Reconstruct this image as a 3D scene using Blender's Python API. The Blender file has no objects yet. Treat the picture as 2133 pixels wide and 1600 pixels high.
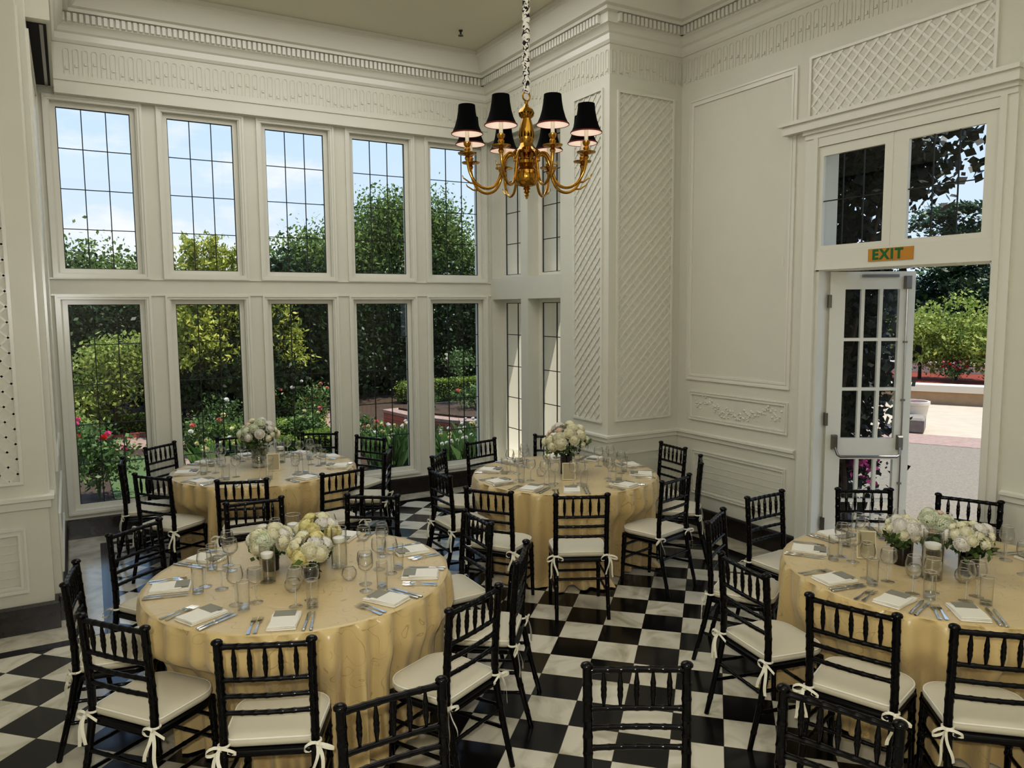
import bpy, math, random
import numpy as np
from mathutils import Vector, Matrix
S = bpy.context.scene
COL = S.collection
PI = math.pi
RNG = np.random.default_rng(11)
random.seed(5)

# ------------------------------------------------------------------ materials
def mat(name):
    m = bpy.data.materials.new(name); m.use_nodes = True
    nt = m.node_tree; nt.nodes.clear()
    out = nt.nodes.new('ShaderNodeOutputMaterial')
    return m, nt, out
def N(nt, t, **kw):
    n = nt.nodes.new(t)
    for k, v in kw.items():
        if k in n.inputs: n.inputs[k].default_value = v
        else: setattr(n, k, v)
    return n
def L(nt, a, b): nt.links.new(a, b)
def rgb(h):
    h = h.lstrip('#'); c = [int(h[i:i+2], 16)/255 for i in (0, 2, 4)]
    return tuple((x/12.92 if x <= .04045 else ((x+.055)/1.055)**2.4) for x in c) + (1,)
def pbsdf(nt, out, **kw):
    b = nt.nodes.new('ShaderNodeBsdfPrincipled')
    for k, v in kw.items(): b.inputs[k].default_value = v
    L(nt, b.outputs[0], out.inputs[0]); return b
def plain(name, col, rough=.5, metal=0., noise=0., scale=8., bump=0., coat=0., spec=.5, sheen=0.):
    m, nt, out = mat(name)
    c = rgb(col) if isinstance(col, str) else col
    b = pbsdf(nt, out, Roughness=rough, Metallic=metal)
    b.inputs['Base Color'].default_value = c
    b.inputs['Coat Weight'].default_value = coat
    b.inputs['Specular IOR Level'].default_value = spec
    b.inputs['Sheen Weight'].default_value = sheen
    if noise or bump:
        tc = N(nt, 'ShaderNodeTexCoord'); nz = N(nt, 'ShaderNodeTexNoise', Scale=scale, Detail=4.)
        L(nt, tc.outputs['Object'], nz.inputs['Vector'])
        if noise:
            mx = N(nt, 'ShaderNodeMixRGB', blend_type='MULTIPLY', Fac=1.)
            cr = N(nt, 'ShaderNodeValToRGB')
            cr.color_ramp.elements[0].position = .3; cr.color_ramp.elements[0].color = (1-noise,)*3+(1,)
            cr.color_ramp.elements[1].position = .7; cr.color_ramp.elements[1].color = (1, 1, 1, 1)
            L(nt, nz.outputs[0], cr.inputs[0]); mx.inputs[1].default_value = c
            L(nt, cr.outputs[0], mx.inputs[2]); L(nt, mx.outputs[0], b.inputs['Base Color'])
        if bump:
            bp = N(nt, 'ShaderNodeBump', Strength=bump, Distance=.01)
            L(nt, nz.outputs[0], bp.inputs['Height']); L(nt, bp.outputs[0], b.inputs['Normal'])
    return m
def glassy(name, tint=(1, 1, 1, 1), blend=.25, rough=.0, mul=1., base=.05):
    m, nt, out = mat(name)
    t = N(nt, 'ShaderNodeBsdfTransparent'); t.inputs[0].default_value = tint
    g = N(nt, 'ShaderNodeBsdfGlossy'); g.inputs['Roughness'].default_value = rough
    lw = N(nt, 'ShaderNodeLayerWeight', Blend=blend)
    mm = N(nt, 'ShaderNodeMath', operation='MULTIPLY'); mm.inputs[1].default_value = mul
    mx = N(nt, 'ShaderNodeMixShader')
    pw = N(nt, 'ShaderNodeMath', operation='POWER'); pw.inputs[1].default_value = 3.2; lw.inputs['Blend'].default_value = .5
    L(nt, lw.outputs['Facing'], pw.inputs[0]); ma = N(nt, 'ShaderNodeMath', operation='MULTIPLY_ADD'); ma.inputs[1].default_value = blend*2.4; ma.inputs[2].default_value = base
    L(nt, pw.outputs[0], ma.inputs[0]); L(nt, ma.outputs[0], mm.inputs[0]); mm.use_clamp = True; L(nt, mm.outputs[0], mx.inputs[0])
    L(nt, t.outputs[0], mx.inputs[1]); L(nt, g.outputs[0], mx.inputs[2]); L(nt, mx.outputs[0], out.inputs[0])
    return m
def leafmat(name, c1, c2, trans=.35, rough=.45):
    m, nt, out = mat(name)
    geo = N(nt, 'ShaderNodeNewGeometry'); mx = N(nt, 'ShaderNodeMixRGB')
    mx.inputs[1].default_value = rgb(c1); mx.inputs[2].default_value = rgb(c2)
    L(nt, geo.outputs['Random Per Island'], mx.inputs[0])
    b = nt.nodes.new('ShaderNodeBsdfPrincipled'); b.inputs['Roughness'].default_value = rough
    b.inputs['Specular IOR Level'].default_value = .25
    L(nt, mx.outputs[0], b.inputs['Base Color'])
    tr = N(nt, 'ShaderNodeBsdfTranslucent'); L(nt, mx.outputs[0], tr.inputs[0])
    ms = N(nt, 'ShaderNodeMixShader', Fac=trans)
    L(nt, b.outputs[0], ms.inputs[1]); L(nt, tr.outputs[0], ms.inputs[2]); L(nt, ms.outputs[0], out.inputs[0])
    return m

M = {}
M['wall'] = plain('cream_wall_paint', '#d4d2c5', .38, noise=.03, scale=3., spec=.35)
M['trim'] = plain('cream_gloss_trim', '#dad8cd', .22, spec=.5)
M['ceil'] = plain('ceiling_paint', '#d9d4c0', .7)
M['dark'] = plain('recess_shade_paint', '#1c1510', .8)
M['stone'] = plain('dark_baseboard_stone', '#2b241e', .25, noise=.45, scale=14.)
M['lacquer'] = plain('black_lacquer', '#040304', .14, spec=.3)
M['cushion'] = plain('ivory_cushion_cloth', '#c9c2ae', .8, bump=.15, scale=14., sheen=.2)
M['ribbon'] = plain('ivory_ribbon', '#e4dfcc', .6, sheen=.2)
M['linen'] = plain('white_linen', '#e6e2d6', .8, bump=.1, scale=60.)
M['card'] = plain('grey_menu_card', '#8d8b7e', .6)
M['ivorycard'] = plain('ivory_card', '#a99f82', .6)
M['gilt'] = plain('pale_gilt_frame', '#d6cdae', .4)
M['ink'] = plain('brown_ink', '#5a5232', .7)
M['silver'] = plain('polished_silver', '#d8d8d6', .12, metal=1.)
M['steel'] = plain('satin_steel', '#8a8680', .3, metal=1.)
M['brass'] = plain('polished_brass', '#b3893c', .12, metal=1.)
M['shade_out'] = plain('black_shade_cloth', '#050507', .85, spec=.1)
M['shade_trim'] = plain('red_brown_shade_edge', '#6a2418', .7)
M['candle'] = plain('ivory_candle_sleeve', '#efe9d8', .5)
M['wax'] = plain('white_wax', '#f0eee6', .4)
M['black_glass'] = plain('black_vase_glass', '#0c0709', .08, coat=.5)
M['glass'] = glassy('clear_tableware_glass', (.985, .985, .98, 1), .62, .05, base=.028)
def glass_edge_glint():  # whitish colour on rims, feet and stems paints in the glints
    m, nt, out = mat('painted_edge_glint'); t = N(nt, 'ShaderNodeBsdfTransparent'); b = nt.nodes.new('ShaderNodeBsdfPrincipled')
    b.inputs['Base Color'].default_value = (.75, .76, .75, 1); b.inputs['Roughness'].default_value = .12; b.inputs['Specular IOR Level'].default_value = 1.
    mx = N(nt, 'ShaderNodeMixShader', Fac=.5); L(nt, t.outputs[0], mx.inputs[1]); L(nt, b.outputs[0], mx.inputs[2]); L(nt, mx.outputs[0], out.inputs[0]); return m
M['glass_edge_glint'] = glass_edge_glint()
M['glass_base'] = glassy('thick_glass_base', (.95, .955, .94, 1), .6, .06, base=.14)
M['pane'] = glassy('window_pane', (.93, .95, .94, 1), .08, mul=.8)
M['water'] = glassy('clear_water', (.97, .975, .95, 1), .35, .02, base=.05)
M['lead'] = plain('dark_lead_came', '#26261f', .45, metal=.3)
M['brick'] = None
M['conc'] = plain('beige_concrete', '#bfae94', .85, noise=.15, scale=5.)
M['asphalt'] = plain('grey_terrace_aggregate', '#857c6c', .9, noise=.35, scale=45.)
M['cap'] = plain('pale_stone_cap', '#d9cdb8', .8)
M['wallbeige'] = plain('tan_planter_wall', '#a68c6c', .85, noise=.15, scale=6.)
M['mulch'] = plain('red_bark_mulch', '#87381d', .95, noise=.55, scale=30., bump=.8)
M['soil'] = plain('garden_soil', '#4b3a2a', .95, noise=.4, scale=9.)
M['lawn'] = plain('lawn_green', '#57683c', .9, noise=.35, scale=22.)
M['bark'] = plain('tree_bark', '#4a3c30', .9, noise=.5, scale=9.)
M['pebble'] = plain('grey_stone', '#8b8276', .85, noise=.3, scale=6.)
M['render'] = plain('exterior_cream_render', '#f6eedb', .8)
M['ochre'] = plain('ochre_sign_plate', '#c28a35', .5, noise=.12, scale=9.)
M['green'] = plain('green_sign_paint', '#1d6a36', .5)
M['sash'] = plain('exterior_sash', '#c9c2ad', .6)  # even pale cream sash colour
# leaves and petals
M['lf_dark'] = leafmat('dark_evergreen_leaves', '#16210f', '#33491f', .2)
M['lf_mid'] = leafmat('tree_leaves', '#465a2a', '#8c9f58', .3)
M['lf_gold'] = leafmat('golden_cypress_leaves', '#748434', '#d0cd68', .3)
M['lf_rose'] = leafmat('rose_leaves', '#33482a', '#7d9558', .3)
M['lf_hedge'] = leafmat('box_hedge_leaves', '#56722a', '#9aa653', .3)
M['lf_lime'] = leafmat('fresh_shrub_leaves', '#6d8238', '#bcc272', .4)
M['lf_cedar'] = leafmat('cedar_needles', '#1d2c1c', '#55704c', .2)
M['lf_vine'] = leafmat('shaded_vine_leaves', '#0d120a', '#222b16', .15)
M['lf_grass'] = leafmat('iris_blades', '#3c5c2c', '#7f9a5c', .3)
M['pt_cream'] = leafmat('cream_petals', '#ece6c0', '#f8f5e4', .3, .6)
M['pt_green'] = leafmat('pale_green_petals', '#e2e8c8', '#f2f3e2', .3, .6)
M['pt_blush'] = leafmat('blush_petals', '#e9c6b2', '#f4e6d6', .3, .6)
M['pt_pink'] = leafmat('pink_petals', '#d83a78', '#ef7fa6', .3, .6)
M['pt_salmon'] = leafmat('salmon_petals', '#e5685a', '#f3a493', .3, .6)
M['pt_red'] = leafmat('red_petals', '#b8101c', '#e23a2a', .3, .6)
M['pt_white'] = leafmat('white_petals', '#e9e4d8', '#fbf8f2', .3, .6)
M['pt_yellow'] = leafmat('pale_yellow_petals', '#e6da94', '#f6efc6', .3, .6)
M['pt_magenta'] = leafmat('magenta_petals', '#7a1e52', '#b1468a', .3, .6)

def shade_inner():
    m, nt, out = mat('glowing_shade_lining')
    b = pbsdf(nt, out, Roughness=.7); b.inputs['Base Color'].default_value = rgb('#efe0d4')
    b.inputs['Emission Color'].default_value = (1., .72, .58, 1); b.inputs['Emission Strength'].default_value = .35  # lining itself emits, painting in the glow of the bulbs
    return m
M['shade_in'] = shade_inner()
def bulb():
    m, nt, out = mat('lit_bulb'); e = N(nt, 'ShaderNodeEmission', Strength=3.); e.inputs[0].default_value = (1, .8, .6, 1)
    L(nt, e.outputs[0], out.inputs[0]); return m
M['bulb'] = bulb()

T = .272
def checker():
    m, nt, out = mat('black_white_marble_tiles')
    b = pbsdf(nt, out, Roughness=.16); b.inputs['Specular IOR Level'].default_value = .5
    tc = N(nt, 'ShaderNodeTexCoord'); mp = N(nt, 'ShaderNodeMapping')
    mp.inputs['Rotation'].default_value = (0, 0, PI/4); mp.inputs['Scale'].default_value = (1/T, 1/T, 1/T)
    L(nt, tc.outputs['Object'], mp.inputs['Vector'])
    off = N(nt, 'ShaderNodeVectorMath', operation='ADD'); off.inputs[1].default_value = (100., 101., .5)
    L(nt, mp.outputs[0], off.inputs[0])
    ck = N(nt, 'ShaderNodeTexChecker', Scale=1.)
    L(nt, off.outputs[0], ck.inputs['Vector'])
    # veins in the white marble
    nz = N(nt, 'ShaderNodeTexNoise', Scale=3.2, Detail=6., Distortion=1.6); L(nt, tc.outputs['Object'], nz.inputs['Vector'])
    cr = N(nt, 'ShaderNodeValToRGB'); cr.color_ramp.elements[0].position = .30; cr.color_ramp.elements[0].color = rgb('#aaa48f')
    cr.color_ramp.elements[1].position = .52; cr.color_ramp.elements[1].color = rgb('#d4cebd')
    L(nt, nz.outputs[0], cr.inputs[0])
    nb = N(nt, 'ShaderNodeTexNoise', Scale=9., Detail=5.); L(nt, tc.outputs['Object'], nb.inputs['Vector'])
    cb = N(nt, 'ShaderNodeValToRGB'); cb.color_ramp.elements[0].color = rgb('#0b0a09'); cb.color_ramp.elements[1].color = rgb('#1d1a18')
    L(nt, nb.outputs[0], cb.inputs[0])
    L(nt, cr.outputs[0], ck.inputs['Color1']); L(nt, cb.outputs[0], ck.inputs['Color2'])
    # grout
    fx = []
    sx = N(nt, 'ShaderNodeSeparateXYZ'); L(nt, off.outputs[0], sx.inputs[0])
    for i in (0, 1):
        fr = N(nt, 'ShaderNodeMath', operation='FRACT'); L(nt, sx.outputs[i], fr.inputs[0])
        a = N(nt, 'ShaderNodeMath', operation='SUBTRACT'); a.inputs[1].default_value = .5; L(nt, fr.outputs[0], a.inputs[0])
        a2 = N(nt, 'ShaderNodeMath', operation='ABSOLUTE'); L(nt, a.outputs[0], a2.inputs[0])
        g = N(nt, 'ShaderNodeMath', operation='GREATER_THAN'); g.inputs[1].default_value = .494; L(nt, a2.outputs[0], g.inputs[0]); fx.append(g)
    mxm = N(nt, 'ShaderNodeMath', operation='MAXIMUM'); L(nt, fx[0].outputs[0], mxm.inputs[0]); L(nt, fx[1].outputs[0], mxm.inputs[1])
    mx = N(nt, 'ShaderNodeMixRGB'); mx.inputs[2].default_value = rgb('#4a453c')
    L(nt, mxm.outputs[0], mx.inputs[0]); L(nt, ck.outputs[0], mx.inputs[1]); L(nt, mx.outputs[0], b.inputs['Base Color'])
    return m
M['checker'] = checker()
def marble(name, c1, c2, rough=.16):
    m, nt, out = mat(name); b = pbsdf(nt, out, Roughness=rough)
    tc = N(nt, 'ShaderNodeTexCoord'); nz = N(nt, 'ShaderNodeTexNoise', Scale=4., Detail=6., Distortion=1.2)
    L(nt, tc.outputs['Object'], nz.inputs['Vector'])
    cr = N(nt, 'ShaderNodeValToRGB'); cr.color_ramp.elements[0].position = .35; cr.color_ramp.elements[1].position = .6
    cr.color_ramp.elements[0].color = rgb(c1); cr.color_ramp.elements[1].color = rgb(c2)
    L(nt, nz.outputs[0], cr.inputs[0]); L(nt, cr.outputs[0], b.inputs['Base Color']); return m
M['mwhite'] = marble('white_marble_border', '#a8a290', '#c6c0ae')
M['mblack'] = marble('black_marble_border', '#0b0a09', '#1c1917')
def brickmat():
    m, nt, out = mat('red_garden_brick'); b = pbsdf(nt, out, Roughness=.9)
    tc = N(nt, 'ShaderNodeTexCoord'); bk = N(nt, 'ShaderNodeTexBrick', Scale=4.5)
    bk.inputs['Color1'].default_value = rgb('#a8604c'); bk.inputs['Color2'].default_value = rgb('#8c4a3c'); bk.inputs['Mortar'].default_value = rgb('#8d8074')
    mp = N(nt, 'ShaderNodeMapping'); L(nt, tc.outputs['Object'], mp.inputs[0]); mp.inputs['Rotation'].default_value = (PI/2, 0, 0)
    L(nt, mp.outputs[0], bk.inputs['Vector']); L(nt, bk.outputs[0], b.inputs['Base Color']); return m
M['brick'] = brickmat()
M['paver'] = plain('pink_brick_paving', '#a18678', .9, noise=.3, scale=14.)
def satin():
    m, nt, out = mat('gold_embroidered_satin'); b = pbsdf(nt, out, Roughness=.30)
    b.inputs['Sheen Weight'].default_value = .25; b.inputs['Specular IOR Level'].default_value = .5
    tc = N(nt, 'ShaderNodeTexCoord')
    nz = N(nt, 'ShaderNodeTexNoise', Scale=4.6, Detail=.6, Distortion=1.8); L(nt, tc.outputs['Object'], nz.inputs['Vector'])
    s = N(nt, 'ShaderNodeMath', operation='MULTIPLY'); s.inputs[1].default_value = 5.; L(nt, nz.outputs[0], s.inputs[0])
    fr = N(nt, 'ShaderNodeMath', operation='FRACT'); L(nt, s.outputs[0], fr.inputs[0])
    a = N(nt, 'ShaderNodeMath', operation='SUBTRACT'); a.inputs[1].default_value = .5; L(nt, fr.outputs[0], a.inputs[0])
    a2 = N(nt, 'ShaderNodeMath', operation='ABSOLUTE'); L(nt, a.outputs[0], a2.inputs[0])
    lt = N(nt, 'ShaderNodeMath', operation='LESS_THAN'); lt.inputs[1].default_value = .026; L(nt, a2.outputs[0], lt.inputs[0])
    n2 = N(nt, 'ShaderNodeTexNoise', Scale=4., Detail=2.); L(nt, tc.outputs['Object'], n2.inputs['Vector'])
    gt = N(nt, 'ShaderNodeMath', operation='GREATER_THAN'); gt.inputs[1].default_value = .46; L(nt, n2.outputs[0], gt.inputs[0])
    ml = N(nt, 'ShaderNodeMath', operation='MULTIPLY'); L(nt, lt.outputs[0], ml.inputs[0]); L(nt, gt.outputs[0], ml.inputs[1])
    ml2 = N(nt, 'ShaderNodeMath', operation='MULTIPLY'); ml2.inputs[1].default_value = .45; L(nt, ml.outputs[0], ml2.inputs[0])
    mx = N(nt, 'ShaderNodeMixRGB'); mx.inputs[1].default_value = rgb('#cbb484'); mx.inputs[2].default_value = rgb('#8a6e42')
    L(nt, ml2.outputs[0], mx.inputs[0]); L(nt, mx.outputs[0], b.inputs['Base Color'])
    n3 = N(nt, 'ShaderNodeTexNoise', Scale=16., Detail=4.); L(nt, tc.outputs['Object'], n3.inputs['Vector'])
    bp = N(nt, 'ShaderNodeBump', Strength=.25, Distance=.01); L(nt, n3.outputs[0], bp.inputs['Height']); L(nt, bp.outputs[0], b.inputs['Normal'])
    return m
M['satin'] = satin()
def chaincover():
    m, nt, out = mat('black_white_print_sleeve'); b = pbsdf(nt, out, Roughness=.8)
    tc = N(nt, 'ShaderNodeTexCoord'); nz = N(nt, 'ShaderNodeTexNoise', Scale=34., Detail=1., Distortion=1.5)
    L(nt, tc.outputs['Object'], nz.inputs['Vector'])
    cr = N(nt, 'ShaderNodeValToRGB'); cr.color_ramp.interpolation = 'CONSTANT'
    cr.color_ramp.elements[0].color = rgb('#e8e4dc'); cr.color_ramp.elements[1].position = .53; cr.color_ramp.elements[1].color = rgb('#141210')
    L(nt, nz.outputs[0], cr.inputs[0]); L(nt, cr.outputs[0], b.inputs['Base Color']); return m
M['sleeve'] = chaincover()

# ------------------------------------------------------------------ mesh building
class MB:
    def __init__(s): s.v = []; s.f = []; s.m = []; s.cur = 0
    def add(s, vs, fs):
        o = len(s.v); s.v.extend([tuple(map(float, p)) for p in vs])
        s.f.extend([tuple(i+o for i in f) for f in fs]); s.m.extend([s.cur]*len(fs)); return s
    def box(s, x0, x1, y0, y1, z0, z1):
        x0, x1 = min(x0, x1), max(x0, x1); y0, y1 = min(y0, y1), max(y0, y1); z0, z1 = min(z0, z1), max(z0, z1)
        return s.add([(x0,y0,z0),(x1,y0,z0),(x1,y1,z0),(x0,y1,z0),(x0,y0,z1),(x1,y0,z1),(x1,y1,z1),(x0,y1,z1)],
                     [(0,3,2,1),(4,5,6,7),(0,1,5,4),(1,2,6,5),(2,3,7,6),(3,0,4,7)])
    def lathe(s, prof, n=24, c=(0, 0, 0), close=True):
        vs = []; fs = []
        for r, z in prof:
            for i in range(n):
                a = 2*PI*i/n; vs.append((c[0]+r*math.cos(a), c[1]+r*math.sin(a), c[2]+z))
        for k in range(len(prof)-1):
            for i in range(n):
                j = (i+1) % n; fs.append((k*n+i, k*n+j, (k+1)*n+j, (k+1)*n+i))
        if close:
            if prof[0][0] > 1e-5: fs.append(tuple(reversed(range(n))))
            if prof[-1][0] > 1e-5: fs.append(tuple(range((len(prof)-1)*n, len(prof)*n)))
        return s.add(vs, fs)
    def tube(s, pts, r, n=10, caps=True, flat=None):
        pts = [Vector(p) for p in pts]; rs = r if hasattr(r, '__len__') else [r]*len(pts)
        vs = []; fs = []; up = None
        for k, p in enumerate(pts):
            d = (pts[min(k+1, len(pts)-1)]-pts[max(k-1, 0)]).normalized()
            if up is None: up = Vector((0, 0, 1)) if abs(d.z) < .9 else Vector((0, 1, 0))
            a = up - d*up.dot(d)
            if a.length < 1e-6: a = Vector((1, 0, 0)) - d*d.x
            a.normalize(); b = d.cross(a); up = a
            for i in range(n):
                t = 2*PI*i/n; q = p + a*(rs[k]*math.cos(t)) + b*(rs[k]*math.sin(t)*(flat or 1)); vs.append(q)
        for k in range(len(pts)-1):
            for i in range(n):
                j = (i+1) % n; fs.append((k*n+i, k*n+j, (k+1)*n+j, (k+1)*n+i))
        if caps: fs.append(tuple(reversed(range(n)))); fs.append(tuple(range((len(pts)-1)*n, len(pts)*n)))
        return s.add(vs, fs)
    def ribbon(s, pts, w, wd=(0, 0, 1)):
        wd = Vector(wd); vs = []; fs = []
        for p in pts: p = Vector(p); vs += [p-wd*w/2, p+wd*w/2]
        for k in range(len(pts)-1): fs.append((2*k, 2*k+1, 2*k+3, 2*k+2))
        return s.add(vs, fs)
    def prism(s, poly, z0, z1):
        n = len(poly); vs = [(x, y, z0) for x, y in poly]+[(x, y, z1) for x, y in poly]
        return s.add(vs, [tuple(reversed(range(n))), tuple(range(n, 2*n))]+[(i, (i+1) % n, n+(i+1) % n, n+i) for i in range(n)])
    def loft(s, rings, cap=True):
        n = len(rings[0]); vs = [p for r in rings for p in r]; fs = []
        for k in range(len(rings)-1):
            for i in range(n):
                j = (i+1) % n; fs.append((k*n+i, k*n+j, (k+1)*n+j, (k+1)*n+i))
        if cap: fs.append(tuple(reversed(range(n)))); fs.append(tuple(range((len(rings)-1)*n, len(rings)*n)))
        return s.add(vs, fs)
    def xf(s, mtx, start=0):
        for i in range(start, len(s.v)): s.v[i] = tuple(mtx @ Vector(s.v[i]))
        return s
    def mesh(s, name, mats, smooth=None):
        me = bpy.data.meshes.new(name); me.from_pydata(s.v, [], s.f); me.update()
        for m in (mats if isinstance(mats, (list, tuple)) else [mats]): me.materials.append(m)
        if any(s.m): me.polygons.foreach_set('material_index', s.m)
        if smooth is not None:
            me.polygons.foreach_set('use_smooth', [True]*len(me.polygons))
            try: me.set_sharp_from_angle(angle=math.radians(smooth))
            except Exception: pass
        return me
    def build(s, name, mats, parent=None, smooth=None, loc=None, rz=None):
        return link(name, s.mesh(name, mats, smooth), parent, loc, rz)
def link(name, me, parent=None, loc=None, rz=None):
    o = bpy.data.objects.new(name, me); COL.objects.link(o)
    if parent: o.parent = parent
    if loc is not None: o.location = loc
    if rz is not None: o.rotation_euler = (0, 0, rz)
    return o
def tag(o, label, cat, group=None, kind=None):
    o['label'] = label; o['category'] = cat
    if group: o['group'] = group
    if kind: o['kind'] = kind
    return o
def thing(name, label, cat, loc=(0, 0, 0), rz=0, group=None, kind=None):
    o = bpy.data.objects.new(name, None); COL.objects.link(o); o.empty_display_size = .1
    o.location = loc; o.rotation_euler = (0, 0, rz)
    return tag(o, label, cat, group, kind)
def struct(mb, name, mats, label, cat, smooth=None):
    return tag(mb.build(name, mats, smooth=smooth), label, cat, kind='structure')
def dup(root, loc, rz, label, group=None):
    r = root.copy(); COL.objects.link(r); r.location = loc; r.rotation_euler = (0, 0, rz); r['label'] = label
    if group: r['group'] = group
    for ch in list(root.children):
        c = ch.copy(); COL.objects.link(c); c.parent = r
        for g in list(ch.children):
            d = g.copy(); COL.objects.link(d); d.parent = c
    return r
def quadmesh(name, V, mats, mi=None):
    # V: (n,4,3) array of separate quads
    n = len(V); me = bpy.data.meshes.new(name)
    me.vertices.add(4*n); me.vertices.foreach_set('co', V.reshape(-1).astype(np.float32))
    me.loops.add(4*n); me.loops.foreach_set('vertex_index', np.arange(4*n, dtype=np.int32))
    me.polygons.add(n); me.polygons.foreach_set('loop_start', np.arange(0, 4*n, 4, dtype=np.int32))
    try: me.polygons.foreach_set('loop_total', np.full(n, 4, dtype=np.int32))
    except Exception: pass
    for m in (mats if isinstance(mats, (list, tuple)) else [mats]): me.materials.append(m)
    if mi is not None: me.polygons.foreach_set('material_index', np.asarray(mi, dtype=np.int32))
    me.update(calc_edges=True); me.validate(); return me
def leaves(P, size, aspect=.5, jitter=.35, nrm=None, flat=0., rng=RNG):
    # rhombic leaves at points P; nrm pulls the leaf normals, flat in 0..1
    n = len(P); d = rng.normal(size=(n, 3)); d /= np.linalg.norm(d, axis=1)[:, None]
    u = rng.normal(size=(n, 3)); u /= np.linalg.norm(u, axis=1)[:, None]
    if nrm is not None: u = u*(1-flat)+nrm*flat
    a = np.cross(d, u); a /= np.linalg.norm(a, axis=1)[:, None]+1e-9
    b = np.cross(u, a); b /= np.linalg.norm(b, axis=1)[:, None]+1e-9
    s = (size*(1+jitter*rng.normal(size=n)).clip(.4, 1.8))[:, None]
    return np.stack([P-a*s*.5, P+b*s*aspect*.5, P+a*s*.5, P-b*s*aspect*.5], 1)
def clumps(c, rad, nc, npc, cr, shell=.55, rng=RNG, squash=.7):
    # leaf points in clumps filling the outside of an ellipsoid
    d = rng.normal(size=(nc, 3)); d /= np.linalg.norm(d, axis=1)[:, None]
    r = (shell+(1-shell)*rng.random(nc))[:, None]
    C = np.array(c)+d*r*np.array(rad)
    o = rng.normal(size=(nc, npc, 3))*cr*np.array([1, 1, squash])*.5
    return (C[:, None, :]+o).reshape(-1, 3)

# ------------------------------------------------------------------ camera, world, lamps
C0 = Vector((-2.039, -3.451, 2.262)); yaw, pitch, roll = .52605, .09945, -.0070; F0 = 1586.44
f = Vector((math.sin(yaw)*math.cos(pitch), math.cos(yaw)*math.cos(pitch), -math.sin(pitch)))
r0 = Vector((math.cos(yaw), -math.sin(yaw), 0)); u0 = r0.cross(f)
R = r0*math.cos(roll)+u0*math.sin(roll); U = u0*math.cos(roll)-r0*math.sin(roll)
cam = bpy.data.cameras.new('camera'); co = bpy.data.objects.new('camera', cam); COL.objects.link(co)
co.matrix_world = Matrix(((R.x, U.x, -f.x, C0.x), (R.y, U.y, -f.y, C0.y), (R.z, U.z, -f.z, C0.z), (0, 0, 0, 1)))
cam.sensor_fit = 'HORIZONTAL'; cam.sensor_width = 36; cam.lens = F0/2133*36; cam.clip_start = .05; cam.clip_end = 500
S.camera = co

w = bpy.data.worlds.new('sky'); S.world = w; w.use_nodes = True; nt = w.node_tree; nt.nodes.clear()
wo = nt.nodes.new('ShaderNodeOutputWorld'); bg = N(nt, 'ShaderNodeBackground', Strength=1.12)
tc = N(nt, 'ShaderNodeTexCoord'); sp = N(nt, 'ShaderNodeSeparateXYZ'); L(nt, tc.outputs['Generated'], sp.inputs[0])
sk = N(nt, 'ShaderNodeValToRGB'); e = sk.color_ramp.elements
e[0].position = 0.; e[0].color = (.74, .86, 1., 1); e[1].position = .62; e[1].color = (.34, .53, .95, 1)
m_ = e.new(.26); m_.color = (.52, .73, 1., 1)
L(nt, sp.outputs[2], sk.inputs[0])
mp = N(nt, 'ShaderNodeMapping'); mp.inputs['Scale'].default_value = (1., 1., 2.6); mp.inputs['Location'].default_value = (.35, .1, .12); L(nt, tc.outputs['Generated'], mp.inputs[0])
nz = N(nt, 'ShaderNodeTexNoise', Scale=3.3, Detail=7., Roughness=.58); L(nt, mp.outputs[0], nz.inputs['Vector'])
cl = N(nt, 'ShaderNodeValToRGB'); cl.color_ramp.elements[0].position = .52; cl.color_ramp.elements[1].position = .64
L(nt, nz.outputs[0], cl.inputs[0])
lowm = N(nt, 'ShaderNodeMapRange'); lowm.inputs[1].default_value = .30; lowm.inputs[2].default_value = .16; lowm.inputs[3].default_value = .12; lowm.inputs[4].default_value = 1.
L(nt, sp.outputs[2], lowm.inputs[0])
cm = N(nt, 'ShaderNodeMath', operation='MULTIPLY'); L(nt, cl.outputs[0], cm.inputs[0]); L(nt, lowm.outputs[0], cm.inputs[1])
mx = N(nt, 'ShaderNodeMixRGB'); mx.inputs[2].default_value = (1.0, 1.0, 1.02, 1)
L(nt, cm.outputs[0], mx.inputs[0]); L(nt, sk.outputs[0], mx.inputs[1]); L(nt, mx.outputs[0], bg.inputs[0]); L(nt, bg.outputs[0], wo.inputs[0])

def lamp(name, kind, loc, energy, color=(1, 1, 1), aim=None, **kw):
    l = bpy.data.lights.new(name, kind); l.energy = energy; l.color = color
    for k, v in kw.items(): setattr(l, k, v)
    o = bpy.data.objects.new(name, l); COL.objects.link(o); o.location = loc
    if aim is not None: o.rotation_euler = (Vector(aim)-Vector(loc)).to_track_quat('-Z', 'Y').to_euler()
    return o
SUN = Vector((.25, -.18, .95))
lamp('sun', 'SUN', (-20, -20, 60), 5.4, (1, .95, .86), (-20-SUN.x, -20-SUN.y, 60-SUN.z), angle=.01)
lamp('camera_flash', 'POINT', C0+Vector((-.10, -.05, .16)), 175, (1, .98, .93), shadow_soft_size=.03)
lamp('added_fill_rear', 'AREA', (-.2, -3.6, 5.2), 54, (1, .99, .95), (-.2, -3.5, 0), shape='RECTANGLE', size=5.2, size_y=4.2)  # unseen fill lamp added to brighten the room from behind
lamp('added_fill_alcove', 'AREA', (.2, 2.6, 5.22), 80, (1, .99, .96), (.2, 2.6, 0), shape='RECTANGLE', size=3.6, size_y=3.6)  # fill lamp added to lift the back wall and alcove

# ------------------------------------------------------------------ room shell
XR, YW, XS, YP, YL, XL = 3.5, 5.15, 2.58, 2.60, 2.77, -2.23
XSW = 2.65      # face of the wall that holds the side windows
ZC = 5.27
GX0, GY0 = -3.2, -6.5
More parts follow.
